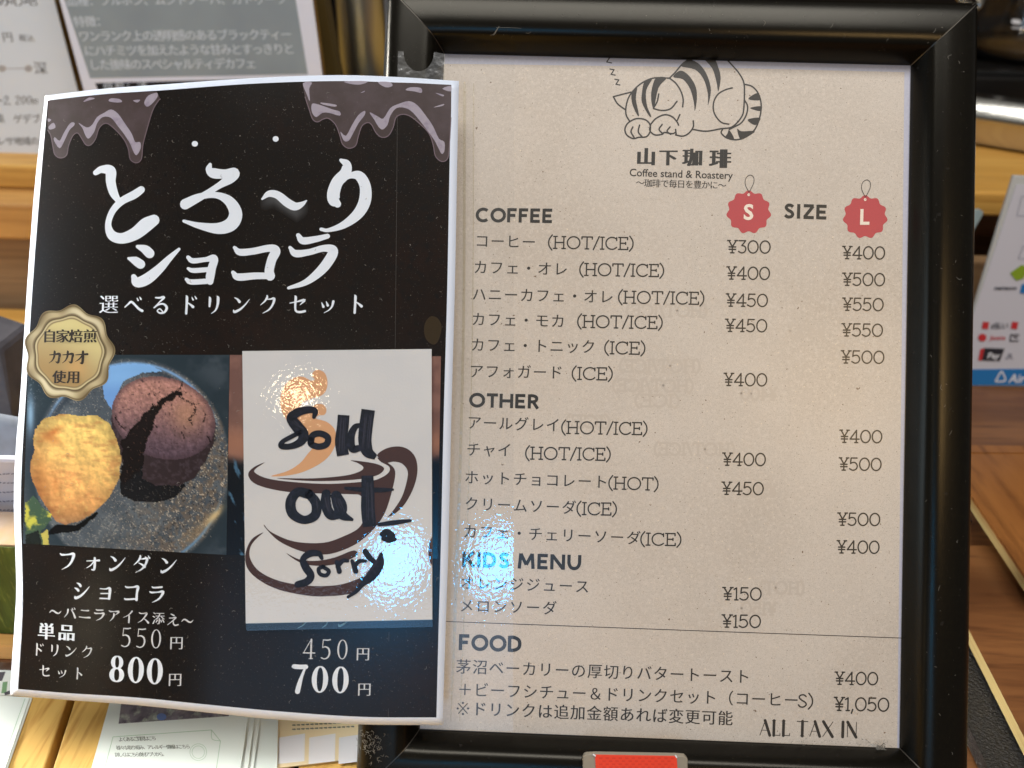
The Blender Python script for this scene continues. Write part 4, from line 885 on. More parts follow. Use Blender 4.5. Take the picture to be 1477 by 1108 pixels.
# ------------------------------------------------------------------ sold out card
sc = thing('sold_out_card', 'white coffee cup card reading Sold out Sorry in black marker', 'card', tuple(s_card([(490,900)])[0]))
C4 = [(349.5,506.5),(622.5,503.5),(623.5,894),(354.5,899.5)]
def sheet(name, P4, off, th, m, parent, nx=1):
    top = s_card(P4, off); bot = top - (M@np.array([0,0,1.]))*th; g = G()
    g.add(np.vstack([top,bot]), [(3,2,1,0),(4,5,6,7),(0,1,5,4),(1,2,6,5),(2,3,7,6),(3,0,4,7)]); return g.emit(name, m, parent)
sheet('card_sheet', C4, 0, .0005, MT['card'], sc)
def qsheet(name, P4, off, m, parent):
    g = G(); g.add(s_card(P4, off), [(3,2,1,0)]); return g.emit(name, m, parent)
Z2 = (340,490,4.432); Z3 = (340,700,4.765)
part('steam_print', lambda g: fill(g, s_card, zp([(225,872),(330,840),(410,790),(460,730),(490,690),(480,640),(400,570),(330,520),(290,440),(286,360),(315,290),(370,245),(430,237),(480,262),(505,255),(488,232),(498,204),(530,193),(570,215),(587,270),(577,325),(545,358),(480,378),(425,405),(415,440),(440,452),(490,428),(520,412),(558,415),(580,448),(567,480),(530,485),(515,505),(580,525),(630,570),(643,640),(620,710),(570,770),(490,820),(400,855),(300,872)],*Z2), off=4e-5), MT['card_tan'], sc)
def cup(g):
    f = lambda p: fill(g, s_card, p, off=5e-5, n=5)
    f([(382,667),(366,674),(358,684),(365,696),(385,704),(419,710),(466,712),(507,713),(520,715),(526,728),(526,744),(518,761),(497,773),(466,783),(424,781),(392,768),(381,757),(384,763),(403,781),(434,795),(466,800),(491,795),(518,782),(541,761),(556,738),(566,706),(570,680),(560,668),(545,660),(549,666),(561,673),(561,681),(550,689),(532,694),(475,698),(419,695),(385,690),(368,682),(369,676)])
    f([(506,664),(532,667),(548,671),(554,677),(543,686),(511,692),(453,694),(399,690),(453,690),(498,686),(519,680),(524,674),(516,668)])
    f([(544,657),(557,647),(575,644),(590,649),(600,662),(602,682),(596,705),(584,727),(571,740),(559,746),(566,738),(579,718),(586,697),(588,680),(580,669),(568,666),(557,667)])
    f([(380,768),(363,778),(354,799),(357,820),(374,837),(403,851),(445,859.5),(476,860),(508,856),(523,847),(528,836),(525,831),(514,836),(487,844),(445,845),(403,838),(374,824),(361,806),(361,790),(369,778)])
    f([(413,798),(432,807),(457,809),(483,804),(506,795),(514,795),(515,801),(495,811),(470,816),(445,815),(428,809)])
    fill(g, s_card, [(623,774),(619,783),(617.5,798),(620,811),(623.2,816)], off=5e-5, smooth=False)
part('cup_print', cup, MT['card_brown'], sc)
def hand(g):
    s = lambda pts, Z, w=None, cap=True: stroke(g, s_card, [(p[0],p[1],p[2]*1.14) for p in zp([(p+(w,)) if len(p) < 3 else p for p in pts],*Z)], off=2.3e-4, n=7, cap=cap)
    s([(500,495,22),(508,458,34),(470,448,40),(405,462,48),(356,500,56),(392,555,66),(432,608,62),(412,655,46),(350,682,34),(293,680,34),(300,652,26),(360,618,26),(415,590,24)],Z2)
    s([(480,655),(492,612),(540,600),(588,625),(580,668),(530,684),(484,668),(478,640)],Z2,36)
    s([(690,482,66),(684,560,66),(672,650,66),(686,740,68)],Z2,cap=False)
    s([(800,545,22),(762,560,34),(736,620,44),(745,696,44),(800,690,34)],Z2); s([(847,448,76),(832,560,76),(826,650,74),(844,716,64),(895,752,30)],Z2,cap=False)
    s([(500,60,60),(425,48,56),(378,112,62),(392,195,62),(470,238,50),(545,205,58),(552,125,60),(505,60,55)],Z3)
    s([(622,60,56),(618,130,60),(650,200,62),(700,205,50)],Z3); s([(690,75,66),(716,140,84),(735,205,60),(800,236,18)],Z3)
    s([(905,-66,72),(908,50,78),(908,160,82),(920,284,82)],Z3,cap=False); s([(755,20,18),(870,30,28),(1000,33,28),(1080,30,14)],Z3)
    s([(985,270,22),(1090,257,30),(1200,243,18)],Z3); s([(1008,338,34),(1038,325,44),(1078,345,34)],Z3); s([(1016,366,28),(1055,374,38),(1092,370,26)],Z3)
    s([(592,502,22),(570,470,34),(505,472,42),(462,512,38),(482,565,48),(516,620,46),(490,662,46),(425,682,40)],Z3)
    s([(600,560),(640,590),(620,620),(580,610),(570,575),(600,560)],Z3,24)
    s([(695,528,26),(712,592,32)],Z3); s([(700,560,26),(735,520,26),(770,520,20)],Z3); s([(800,520,22),(815,560,30),(825,592,32)],Z3); s([(815,560,24),(850,522,26),(895,522,18)],Z3)
    s([(890,455,34),(918,495,36),(950,525,30)],Z3); s([(1000,475,22),(985,545,58),(935,620,60),(870,680,34),(828,730,24),(772,768,18)],Z3)
part('handwriting', hand, MT['marker'], sc)
MT['sheen'] = mat('marker_painted_sheen', (52,52,64), .5, .3)  # sheen of the marker strokes painted as paler streaks
def streaks(g):
    for a, b, Z in (((682,490),(668,735),Z2),((700,480),(690,735),Z2),((838,460),(818,700),Z2),((858,455),(840,710),Z2),((900,-40),(905,270),Z3),((925,-30),(935,265),Z3),((612,70),(632,200),Z3),((636,60),(650,190),Z3),((690,80),(720,200),Z3),((712,70),(745,195),Z3),((362,500),(425,600),Z2),((385,60),(372,170),Z3),((560,70),(568,180),Z3),((975,500),(900,640),Z3)):
        for k in range(3):
            o1 = random.uniform(-12,12); stroke(g, s_card, zp([(a[0]+o1,a[1]+random.uniform(0,40),3),((a[0]+b[0])/2+o1+random.uniform(-3,3),(a[1]+b[1])/2,4),(b[0]+o1,b[1]-random.uniform(0,40),3)],*Z), off=2.62e-4, cap=False)
part('sheen_streaks', streaks, MT['sheen'], sc)['kind'] = 'stuff'
qsheet('laminate', C4, 1.8e-4, MT['card_film'], sc)
sheet('laminate_margin', [(354.5,899.3),(623.5,893.8),(624.5,904.5),(355.5,910)], 1.2e-4, .0003, MT['edge_film'], sc)

# ------------------------------------------------------------------ label clip at the foot of the frame
lc = thing('label_clip', 'grey plastic clip with a red checked label at the foot of the frame', 'clip', tuple(s_bar([(915,1130)])[0]))
def slabpoly(P, surf, off, th, name, m, parent, bevel=0):
    top = surf(P, off); nn = M@np.array([0,0,1.]); bot = top-nn*th; n = len(P); g = G()
    g.add(np.vstack([top,bot]), [tuple(range(n))[::-1], tuple(range(n,2*n))]+[(i,(i+1)%n,(i+1)%n+n,i+n) for i in range(n)]); return g.emit(name, m, parent, bevel=bevel)
slabpoly([(841,1094),(843,1090),(847,1088.5),(860,1088),(975,1090),(988,1091),(992,1095),(992,1150),(841,1150)], s_bar, .0030, .0028, 'clip_body', MT['clipgrey'], lc, .0003)
slabpoly([(858.5,1089),(976,1091),(980,1150),(861,1150)], s_bar, .0035, .0004, 'red_label', MT['clipred'], lc)
def chk(g):
    for j in range(9):
        for i in range(13):
            x = 864+i*9.4+(j%2)*4.7; y = 1092.5+j*4.4
            if x > 971: continue
            fill(g, s_bar, [(x,y),(x+4.8,y+.1),(x+5.1,y+2.3),(x+.2,y+2.2)], off=.00356, smooth=False)
part('label_check', chk, MT['clipred2'], lc)
part('clip_tooth', lambda g: stroke(g, s_bar, [(856,1088.5,2.4),(858.5,1090.5,2.2)], off=.0037), MT['white'], lc)
part('clip_tooth', lambda g: stroke(g, s_bar, [(974.5,1090,2.4),(976,1092.5,2.2)], off=.0037), MT['white'], lc)

# ------------------------------------------------------------------ cards standing on the riser, left
def vblock(name, label, cat_, P, Y, depth, zb, mface, mside):
    """upright slab: outline given where it meets the plane Y; bottom at zb"""
    Q = hitY(P, Y); Q[:,1] = Y; n = len(Q); t = thing(name, label, cat_, (Q[:,0].mean(), Y, zb))
    g = G(); bk = Q+np.array([0,depth,0]); g.add(np.vstack([Q,bk]), [tuple(range(n,2*n))[::-1]]+[(i,(i+1)%n,(i+1)%n+n,i+n) for i in range(n)][::1]); g.emit('back', mside, t)
    g = G(); g.add(Q-np.array([0,.0005,0]), [tuple(range(n))]); g.emit('face', mface, t)
    return t
def y_at(z, row, x=20):
    for Y in np.linspace(.2,1.2,2000):
        if hitY([(x,row)],Y)[0,2] <= z: return Y
YA = .478
def up(p, Y, z):                            # pixel column of the point above p on the plane Y at height z
    w = hitY([p], Y)[0]; w[2] = z; d = (w-CW)@RW; return (CX+FOC*d[0]/-d[2], CY-FOC*d[1]/-d[2])
A_r = (113,132)
bl = up((-200,214),YA,SHELF); br = up(A_r,YA,SHELF); tr_ = up(A_r,YA,.36); tl = up((-200,214),YA,.36)
ca = vblock('bean_card', 'pale blue-white bean card on a wooden block, far left of the shelf', 'card', [tl,tr_,br,bl], YA, .014, SHELF, MT['cardface'], MT['woodedge'])
s_A = lambda P, off=0.: hitY(P, YA-.0006-off)
for a_ in (('飲み心地',-22,52,2,0,20,'mincho'),('円',4,22,54,54,16,'mincho'),('税込',28,49,55,56,11,'mincho'),('深',50,72,99,99,20,'mincho'),('県 ゲデブ',-6,58,172,172,14,'sans'),('レサ地域の',-4,56,204,204,13,'sans')):
    part('text_line', lambda g: kana(g, s_A, *a_, lean=-.2), MT['dimtext'], ca)
part('text_line', lambda g: digits(g, s_A, '~2,200m', -3,54,145,144,12, figs(.06,.13), off=5e-5, wd=.6), MT['dimtext'], ca)
part('bean_scale', lambda g: (stroke(g, s_A, [(-10,99,1.2),(40,99,1.2)]), [fill(g, s_A, arc(x,99,5.5,4.8,0,340,12)) for x in (3,41)]), MT['beige'], ca)
YB = .452
P = [up((83,0),YB,.30),(83,0),(125,140),up((125,140),YB,SHELF+.0)]
bt_l = up((125,140),YB,SHELF); bt_r = up((470,115),YB,SHELF); tp_l = up((100,60),YB,.345); tp_r = up((453,60),YB,.345)
cb = vblock('coffee_card', 'grey and white coffee description card leaning on the shelf behind the poster', 'card', [tp_l,tp_r,bt_r,bt_l], YB, .009, SHELF, MT['cardwhite'], MT['woodedge'])
s_B = lambda P, off=0.: hitY(P, YB-.0006-off)
part('grey_panel', lambda g: fill(g, s_B, [(88,-15),(424,-15),(444,107),(130,113)], smooth=False, off=2e-5), MT['cardgrey'], cb)
part('black_panel', lambda g: fill(g, s_B, [(137,120),(450,112),(452,150),(150,150)], smooth=False, off=2e-5), MT['cardblack'], cb)
for a_ in (('品種：ブルボン、ムンドノーバ、カトゥーラ',97,412,2,-1,16.5,'sans'),('特徴：',107,154,32,31,17,'sansb'),('ワンランク上の透明感のあるブラックティー',114,420,53,50,17,'sansb'),('にハチミツを加えたような甘みとすっきりと',122,424,74,71,17,'sansb'),('した後味のスペシャルティデカフェ',129,369,94,92,17,'sansb'),('焙煎：浅',150,212,127,125,15,'sans')):
    part('text_line', lambda g: kana(g, s_B, *a_, lean=-.15, off=6e-5), MT['softtext'], cb)

# steel canister and what stands behind
def lathe(profile, c, n=40):
    V = []; m = len(profile)
    for i in range(n):
        a = 2*math.pi*i/n
        for r, z in profile: V.append((c[0]+r*math.cos(a), c[1]+r*math.sin(a), c[2]+z))
    F = [(i*m+j, ((i+1)%n)*m+j, ((i+1)%n)*m+j+1, i*m+j+1) for i in range(n) for j in range(m-1)]
    g = G(); g.add(V, F); return g
c0 = hitY([(526,95)], .56)[0]
q_ = hitY([(500,100),(700,100)], .50); g = G(); g.box((q_[0][0],.4405,SHELF),(q_[1][0],.67,SHELF+.012)); tag(g.emit('black_tray', MT['blackbox'], bevel=.003), 'flat black tray under the steel canister on the shelf', 'tray')
st = thing('steel_canister', 'shiny steel canister standing between the coffee card and the frame', 'canister', (c0[0],.56,SHELF+.0125))
lathe([(.001,0),(.019,0),(.0215,.003),(.0215,.19),(.0205,.20),(.001,.202)], (c0[0],.56,SHELF+.0125)).emit('body', MT['brushed'], st, smooth=True)
lathe([(.0217,.172),(.0224,.173),(.0224,.184),(.0217,.185)], (c0[0],.56,SHELF+.0125)).emit('band', MT['cardface'], st, smooth=True)
c1 = hitY([(560,60)], .62)[0]
g = G(); g.box((c1[0]-.018,.60,SHELF),(c1[0]+.004,.62,.40)); tag(g.emit('grey_post', MT['greypack'], bevel=.001), 'dull grey upright post behind the steel canister', 'post')
MT['olive'] = mat('olive_box_card', (84,70,34), .6, .3)
q_ = hitY([(430,60),(690,60)], .68); g = G(); g.box((q_[0][0],.68,SHELF),(q_[1][0],.86,.46)); tag(g.emit('black_backdrop', MT['blackbox'], bevel=.003), 'black box added to darken the view behind the steel canister', 'backdrop')  # made-up box that keeps the gap behind the canister black
c2 = hitY([(462,100)], .50)[0]
g = G(); p = hitY([(450,118),(520,118),(455,10)], .50)
V = [(p[0][0]-.02,.50,SHELF),(p[1][0]-.012,.50,SHELF),(p[2][0]+.004,.50,.30),(p[2][0]-.03,.50,.30)]
V2 = [(a,b+.02,c) for a,b,c in V]; g.add(V+V2, [(0,1,2,3),(7,6,5,4),(0,4,5,1),(1,5,6,2),(2,6,7,3),(3,7,4,0)])
tag(g.emit('card_strut', MT['olive'], bevel=.0005), 'olive brown folded card strut beside the grey coffee card', 'card stand')

# ------------------------------------------------------------------ right: tray, scale, glass server, sign
tr = thing('steel_tray', 'long shallow steel tray on the shelf right of the frame', 'tray', (.5,.62,SHELF))
g = G(); a = hitZ([(1380,208),(1500,228)], SHELF); dv = (a[1]-a[0]); dv[2] = 0; dv /= np.linalg.norm(dv); nv = np.array([-dv[1],dv[0],0])
prf = [(.014,0),(.004,.003),(.0,.012),(-.003,.024),(-.006,.027),(-.010,.027),(-.010,.0285),(-.004,.0285),(.002,.024),(.008,.006),(.016,.002),(.12,.002),(.128,.008),(.134,.024),(.142,.0275),(.142,.026),(.136,.022),(.13,.006),(.12,0)]
V = []; n = len(prf); ST = [-.12,.0,.12,.3,.6]
for s in ST:
    for t, h in prf: q = a[0]+dv*s+nv*t; V.append((q[0],q[1],SHELF+h))
g.add(V, [(k*n+i,(k+1)*n+i,(k+1)*n+(i+1)%n,k*n+(i+1)%n) for k in range(len(ST)-1) for i in range(n)]+[tuple(range(n)),tuple((len(ST)-1)*n+i for i in range(n))[::-1]])
o = g.emit('tray_body', MT['steel'], tr, smooth=True); mm = o.modifiers.new('es','EDGE_SPLIT'); mm.split_angle = math.radians(40)
b0 = hitY([(1395,145),(1600,150)], .74)
bs = thing('coffee_scale', 'black brewing scale base under the glass server', 'scale', (b0[0][0]+.1,.8,SHELF))
g = G(); g.box((b0[0][0]-.04,.74,SHELF),(b0[0][0]+.25,.93,.178)); g.emit('scale_body', MT['blackbox'], bs, bevel=.004)
g = G(); g.box((b0[0][0]-.035,.745,.1782),(b0[0][0]+.245,.925,.183)); g.emit('glass_plate', mat('dark_glass_plate',(30,30,30),.12,.6), bs, bevel=.001)
gc = hitZ([(1492,58)], .184)[0]; gc = (hitY([(1492,80)],.84)[0][0], .84, .1835)
gl = thing('glass_server', 'clear glass coffee server with a little coffee at the top right', 'coffee server', gc)
lathe([(.001,0),(.070,0),(.078,.004),(.080,.012),(.080,.05),(.074,.09),(.060,.12),(.058,.15),(.056,.15),(.058,.118),(.072,.088),(.078,.05),(.078,.013),(.070,.003),(.001,.003)], gc, 56).emit('glass_body', MT['glass'], gl, smooth=True)
lathe([(.001,.0034),(.069,.0034),(.077,.0135),(.0765,.016),(.001,.016)], gc, 56).emit('coffee', MT['coffee'], gl, smooth=True)
g = G(); s_g = lambda P, off=0.: hitY(P, gc[1]-.0815-off)
stroke(g, s_g, [(1462,31,6),(1470,32,6)]); stroke(g, s_g, [(1460,40,1.6),(1477,41,1.6)]); g.emit('white_mark', MT['white'], gl)
lathe([(.058,.150),(.062,.152),(.062,.162),(.03,.166),(.001,.166)], gc, 40).emit('lid', MT['blackbox'], gl, smooth=True)

# bright metal handle curling over the server
s_h = lambda P, off=0.: hitY(P, .79-off)
path = s_h(catmull([(1372,-30),(1384,-4),(1396,8),(1407,12),(1414,2),(1411,-14),(1404,-34)], 6)); g = G(); V = []
for k, q in enumerate(path):
    d = path[min(k+1,len(path)-1)]-path[max(k-1,0)]; d /= np.linalg.norm(d); nn = np.cross(d,[0,1,0]); nn /= np.linalg.norm(nn)
    for a in np.linspace(0,2*math.pi,10,endpoint=False): V.append(q+(nn*math.cos(a)+np.array([0,1,0])*math.sin(a))*.0042)
g.add(V, [(k*10+i,(k+1)*10+i,(k+1)*10+(i+1)%10,k*10+(i+1)%10) for k in range(len(path)-1) for i in range(10)]+[tuple(range(10))[::-1]])
g.emit('handle', MT['steel'], gl, smooth=True)
YS = .345
f0 = hitZ([(1400,556),(1500,553)], 0); YS = f0[0][1]; LEAN = math.radians(6)
nS = np.array([0,-math.cos(LEAN),math.sin(LEAN)]); pS = np.array([f0[0][0], YS, -.0003])
s_S = lambda P, off=0.: hit_plane(P, pS+nS*off, nS)
sg = thing('payment_sign', 'white acrylic payment sign with blue foot leaning right of the frame', 'sign', (pS[0]+.06,YS,0))
def splate(name, P, off, th, m, bevel=0):
    top = s_S(P, off); bot = top-nS*th; n = len(P); g = G()
    g.add(np.vstack([top,bot]), [tuple(range(n))[::-1], tuple(range(n,2*n))]+[(i,(i+1)%n,(i+1)%n+n,i+n) for i in range(n)]); return g.emit(name, m, sg, bevel=bevel)
splate('acrylic_plate', [(1462,253),(1640,262),(1560,560),(1371,556.5)], 0, .003, MT['acrylic'], .0006)
splate('printed_sheet', [(1466,266),(1636,272),(1556,532),(1378,534)], .0006, .0004, MT['signwhite'])
splate('blue_band', [(1380,533),(1560,531.5),(1555,556),(1373,555.8)], .0008, .0005, MT['signblue'])
def logo(g): stroke(g, s_S, [(1436,550),(1443,537.5),(1446,537.5),(1450,549),(1437,550.5)], 2.2, off=.0011, n=4); word(g, s_S, 'Air', 1454,1478,552,552,12, offset=.02, off=.0011, lean=.25)
part('logo', logo, MT['white'], sg)
part('green_mark', lambda g: fill(g, s_S, [(1457,394),(1474,382),(1484,388),(1476,402),(1466,405)], smooth=False, off=.0011), MT['green'], sg)
for p in ([(1418,464),(1427,465),(1425,475),(1416,474)],[(1460,464),(1469,465),(1467,475),(1458,474)],[(1414,504),(1420,502),(1416,520),(1411,520)]):
    part('red_mark', lambda g: fill(g, s_S, p, smooth=False, off=.0011), MT['red'], sg)
part('red_dot', lambda g: fill(g, s_S, arc(1417,487,6,5.5,0,340,12), off=.0011), MT['red'], sg)
part('red_word', lambda g: word(g, s_S, 'Jaaia', 1427,1450,490,490,6, offset=.01, off=.0011, lean=.2), MT['red'], sg)
part('dark_mark', lambda g: fill(g, s_S, [(1420,502),(1449,503),(1442,521),(1416,520)], smooth=False, off=.00105), MT['dark'], sg)
part('dark_word', lambda g: word(g, s_S, 'd払い', 1429,1453,474,474,7.5, offset=.01, off=.0011, lean=.2), MT['dark'], sg)
part('dark_word', lambda g: word(g, s_S, 'nanaco', 1434,1466,418,418,5.5, offset=.02, off=.0011, lean=.3), MT['dark'], sg)
def sq(g):
    for a, b in (((1458,483),(1470,483)),((1457,492),(1469,492)),((1458,483),(1457,492)),((1462,486),(1468,487))): stroke(g, s_S, [a+(1.6,),b+(1.6,)], off=.0011)
part('square_mark', sq, MT['dark'], sg)
part('white_mark', lambda g: word(g, s_S, 'Pay', 1424,1441,517,517,8, offset=.02, off=.0012, lean=.3), MT['white'], sg)
part('blue_mark', lambda g: fill(g, s_S, [(1474,410),(1500,410),(1498,424),(1471,423)], smooth=False, off=.0011), MT['signblue'], sg)
for P in ([(1474,283),(1520,284),(1512,312),(1467,311)],[(1476,355),(1520,355),(1512,374),(1469,373)]):
    def bxl(g):
        for a, b in zip(P, P[1:]+P[:1]): stroke(g, s_S, [a+(.8,),b+(.8,)], off=.0011)
    part('line_box', bxl, MT['lineg'], sg)
part('grey_mark', lambda g: stroke(g, s_S, [(1452,517,3),(1459,512,2),(1455,511,2),(1460,517,2)], off=.0011), MT['lineg'], sg)
# small pale card behind
MT['mint'] = mat('pale_green_card', (178,194,190), .5, .3)
q = hitY([(1330,302),(1413,302),(1418,305),(1418,309),(1399,372),(1320,372)], .408)
n = len(q); g = G(); q2 = q.copy(); q2[n-2:,2] = .0; q2[n-2,0] -= 0.03
g.add(np.vstack([q2,q2+np.array([0,.0012,0])]), [tuple(range(n))[::-1],tuple(range(n,2*n))]+[(i,(i+1)%n,(i+1)%n+n,i+n) for i in range(n)])
tag(g.emit('pale_card', MT['mint']), 'pale green card peeking out between the frame and the payment sign', 'card')

# ------------------------------------------------------------------ right: boards and vinyl case
def prism(poly, z, th, name, m, parent, mside=None, bevel=0):
    top = hitZ(poly, z); bot = top-np.array([0,0,th]); n = len(poly); g = G()
    g.add(top, [tuple(range(n))[::-1]]); g.add(np.vstack([top,bot]), [tuple(range(n,2*n))]+[(i,(i+1)%n,(i+1)%n+n,i+n) for i in range(n)], mi=1)
    return g.emit(name, [m, mside or m], parent, bevel=bevel)
b1 = thing('wooden_board', 'varnished wooden board with a raised rim, upper of the two right of the frame', 'board', tuple(hitZ([(1450,760)],0)[0]), 'wooden boards right of the frame')
prism([(1352,643),(1560,645),(1640,900),(1497,858)], .030, .007, 'panel', MT['board'], b1, MT['ply'])
prism([(1352,641.8),(1560,643.6),(1561,654),(1362,652)], .0306, .0006, 'rim', MT['board'], b1)
prism([(1352.3,643),(1364,643),(1508,850),(1497,857.5)], .0318, .0018, 'rim', MT['board'], b1)
for P in ([(1390,745),(1400,745),(1402,752),(1392,752)],): prism(P, .022, .0225, 'foot', MT['dark_slot'], b1)
b2 = thing('wooden_board', 'dark varnished wooden board, lower of the two right of the frame', 'board', tuple(hitZ([(1440,950)],0)[0]), 'wooden boards right of the frame')
prism([(1300,787),(1433,787),(1560,790),(1600,1140),(1516,1140),(1340,796)], .016, .006, 'panel', MT['board_dark'], b2, MT['ply'])
prism([(1350,830),(1370,830),(1460,1010),(1450,1030)], .0098, .0103, 'foot', MT['dark_slot'], b2)
vc = thing('vinyl_case', 'black grained vinyl case lying against the lower wooden board', 'case', tuple(hitZ([(1430,1050)],0)[0]))
prism([(1370,860),(1392,905),(1510,1140),(1440,1140),(1384,1020),(1350,950)], .0085, .0088, 'case_body', MT['vinyl'], vc, MT['vinyl'], bevel=.002)
prism([(1349,951),(1384,1020.5),(1441,1141),(1437.5,1141),(1381.5,1023),(1346,953)], .0045, .002, 'piping', MT['acrylic'], vc)

# ------------------------------------------------------------------ left: packets and leaflets
prs = thing('slat_tray', 'low pine tray under the green box at the left edge', 'tray', tuple(hitZ([(-20,950)],0)[0]))
a = hitZ([(-60,966),(60,966)], 0); zt = hitY([(10,934)], a[0][1])[0,2]
g = G(); g.box((a[0][0]-.1,a[0][1],.0002),(a[1][0],a[0][1]+.10,zt*.42)); g.emit('base_board', MT['board_dark'], prs, bevel=.0006)
g = G(); g.box((a[0][0]-.1,a[0][1]+.001,zt*.43),(a[1][0],a[0][1]+.10,zt)); g.emit('top_board', MT['pine_x'], prs, bevel=.0006)
yb = a[0][1]+.008; zb = zt+.0003; zt2 = hitY([(10,786)], yb)[0,2]
bx = thing('green_box', 'small kraft box with a mossy green printed front at the left edge', 'box', (a[0][0],yb,zb))
xr = hitY([(70,850)], yb)[0,0]
g = G(); g.box((xr-.12,yb,zb),(xr,yb+.022,zt2)); g.emit('box_body', MT['kraftbox'], bx, bevel=.0006)
g = G(); g.box((xr-.1198,yb-.0006,zb+.0005),(xr-.0002,yb-.0001,zt2-.001)); g.emit('green_front', MT['moss'], bx)
yp = yb+.030; zp0 = zt+.0003
pk = thing('pale_packet', 'pale packet with faint printed lines behind the green box', 'packet', (xr-.04,yp,zp0))
zpk = hitY([(10,662)], yp)[0,2]; xr2 = hitY([(70,700)], yp)[0,0]
g = G(); g.box((xr2-.12,yp,zp0),(xr2,yp+.004,zpk)); g.emit('packet_body', MT['packet'], pk, bevel=.002)
s_P = lambda P, off=0.: hitY(P, yp-.0003-off)
MT['packtext'] = mat('packet_text', (140,140,160), .6, .2)
def ptx(g):
    for y in (684,697,710,723,736):
        for k in range(7): stroke(g, s_P, [(-8+k*6+random.uniform(-1,1),y,1.4),(-8+k*6+3.2,y+random.uniform(-.8,.8),1.8)])
part('printed_lines', ptx, MT['packtext'], pk)
yq = yp+.030; zq = hitY([(10,600)], yq)[0,2]
gp = thing('grey_packet', 'glossy blue-grey packet with a curved top behind the pale one', 'packet', (xr2-.04,yq,.0005))
g = G(); V = []
xs = np.linspace(xr2-.13, xr2+.002, 14)
for x in xs:
    t = (x-xs[0])/(xs[-1]-xs[0]); zz = zq-.004*math.cos(t*7)
    for yy, z in ((yq,0.0005),(yq-.006,zz*.5),(yq,zz-.006),(yq+.003,zz),(yq+.006,zz-.004),(yq+.014,zz*.5),(yq+.012,.0005)): V.append((x,yy,z))
n = 7; g.add(V, [(k*n+i,(k+1)*n+i,(k+1)*n+(i+1)%n,k*n+(i+1)%n) for k in range(13) for i in range(n)]+[tuple(range(n)),tuple(13*n+i for i in range(n))[::-1]])
g.emit('packet_body', MT['greypack'], gp, smooth=True)
ys = yq+.05; q = hitY([(0,503),(27,572),(40,640)], ys)
g = G(); V = [(q[0][0],ys,q[0][2]),(q[1][0],ys-.01,q[1][2]),(q[2][0],ys-.02,.0005),(q[0][0]-.1,ys-.02,.0005),(q[0][0]-.08,ys,q[0][2]+.03)]
V2 = [(a_,b_+.03,c_2) for a_,b_,c_2 in V]; n = 5; g.add(V+V2, [tuple(range(n))[::-1],tuple(range(n,2*n))]+[(i,(i+1)%n,(i+1)%n+n,i+n) for i in range(n)])
tag(g.emit('cloth_pouch', MT['bluegreycloth'], bevel=.003), 'dark grey cloth pouch slumped against the riser at the left edge', 'pouch')

def leaf(name, label, poly, z, m, th=.0006, group=None):
    t = thing(name, label, 'leaflet', tuple(hitZ(poly, z).mean(0)), group); prism(poly, z, th, 'sheet', m, t); return t
def s_Z(z): return lambda P, off=0.: hitZ(P, z+off)
l1 = leaf('leaflet', 'white leaflet with a green border line at the bottom left corner', [(-60,1000),(43,1006),(6,1112),(-60,1130)], .0016, MT['leaflet'])
part('border_line', lambda g: (stroke(g, s_Z(.0016), [(36,1008,.9),(-1,1112,.9)]),), MT['leaf_line'], l1)
prism([(43,1006),(46.5,1006.5),(9,1114),(6,1112)], .0009, .0005, 'lower_page', MT['leaflet'], l1)
l0 = leaf('leaflet', 'leaflet with colour pictures under the poster corner at far left', [(-60,966),(30,966),(36,1003),(-60,1003)], .0010, MT['leaflet'])
part('picture', lambda g: [fill(g, s_Z(.0010), p, smooth=False) for p in ([(-5,970),(8,969),(3,982),(-8,984)],[(6,1005-6),(14,996),(16,1001),(7,1003)])], MT['bluegreycloth'], l0)
part('green_picture', lambda g: [fill(g, s_Z(.0010), p, smooth=False) for p in ([(4,984),(11,983),(9,1000),(2,1000)],)], mat('leaflet_green_art', (120,160,120), .5), l0)
l2 = leaf('leaflet', 'white leaflet with framed text and a picture strip below the poster', [(166,985),(365,985),(341,1150),(120,1150)], .0030, MT['leaflet'], .0022)
MT['strip'] = mat('leaflet_photo_strip', (130,124,132), .5, .3, vary=[(90,(84,78,90),.4,.6),(200,(176,186,170),.5,.7)])
part('picture_strip', lambda g: fill(g, s_Z(.0030), [(176,1005),(338,1005),(330,1033),(171,1044)], smooth=False), MT['strip'], l2)
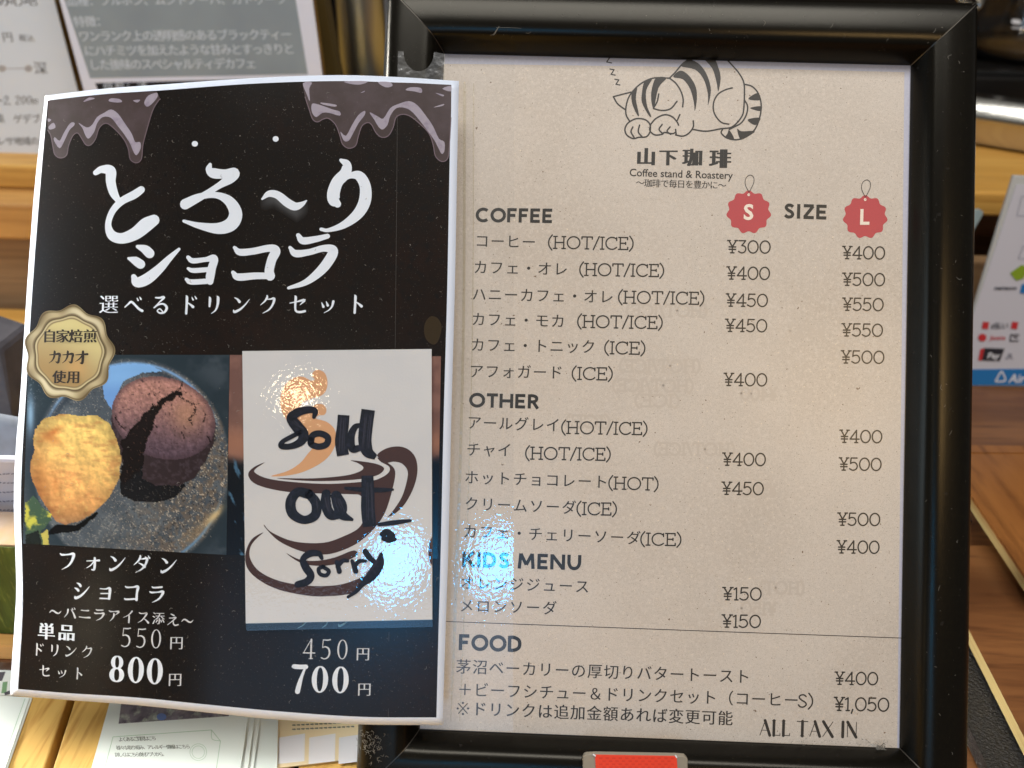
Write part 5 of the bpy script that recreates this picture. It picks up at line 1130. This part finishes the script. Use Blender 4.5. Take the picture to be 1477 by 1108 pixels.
part('blue_bowl', lambda g: fill(g, s_Z(.0030), arc(233,1034,7,5,0,340,14), off=9e-5), mat('blue_bowl_print',(96,120,176),.5), l2)
def frm(g):
    P = [(163,1063),(305,1053),(318,1069),(306,1150),(140,1150)]
    for a, b in zip(P, P[1:]+P[:1]): stroke(g, s_Z(.0030), [a+(.9,),b+(.9,)])
    stroke(g, s_Z(.0030), [(305,1053,.8),(306,1066,.8),(318,1069,.8)])
    for r in (9,12): stroke(g, s_Z(.0030), [(p[0]+286,p[1]+1085) for p in arc(0,0,r,r,0,360,20)], .6)
part('border_line', frm, MT['leaf_line'], l2)
def smalltxt(g):
    kana(g, s_Z(.0030), 'よくあるご質問はこち', 171,225,1067,1065,7,'sansb',lean=-.2); kana(g, s_Z(.0030), '様々な取り組み、アレルギー情報はこちら', 168,274,1079,1077,6.8,'sansb',lean=-.2); kana(g, s_Z(.0030), '詳しくはこちら食材アプリから。', 166,240,1089,1088,6.8,'sansb',lean=-.2)
part('small_text', smalltxt, MT['leaf_text'], l2)
for k, (xa, xb, zz) in enumerate(((346,352,.0024),(355,360,.0019))):
    prism([(xa+6,985),(xb+22,985),(xb,1150),(xa-16,1150)], zz, .0012, 'lower_page', MT['leaflet'], l2)
l3 = leaf('leaflet', 'blank-edged white leaflet between the text leaflet and the cream one', [(374,985),(402,985),(399,1150),(345,1150)], .0014, MT['leaflet'])
part('border_line', lambda g: stroke(g, s_Z(.0014), [(368,1045,.9),(366,1110,.9)]), MT['leaf_line'], l3)
l4 = leaf('leaflet', 'cream leaflet with square white labels beside the frame foot', [(400,985),(540,985),(530,1092),(399,1108)], .0008, MT['cream'])
def qr(g):
    for x in (402,446,489): fill(g, s_Z(.0008), [(x,1064),(x+38,1058),(x+37,1098),(x-1,1102)], smooth=False)
part('white_label', qr, MT['white'], l4)
def l4t(g):
    for j in range(2):
        for k in range(14): stroke(g, s_Z(.0008), [(422+k*6.5,1046+j*6-k*.3,1.6),(425.5+k*6.5,1046+j*6-k*.3,2.2)])
part('small_text', l4t, MT['leaf_text'], l4)
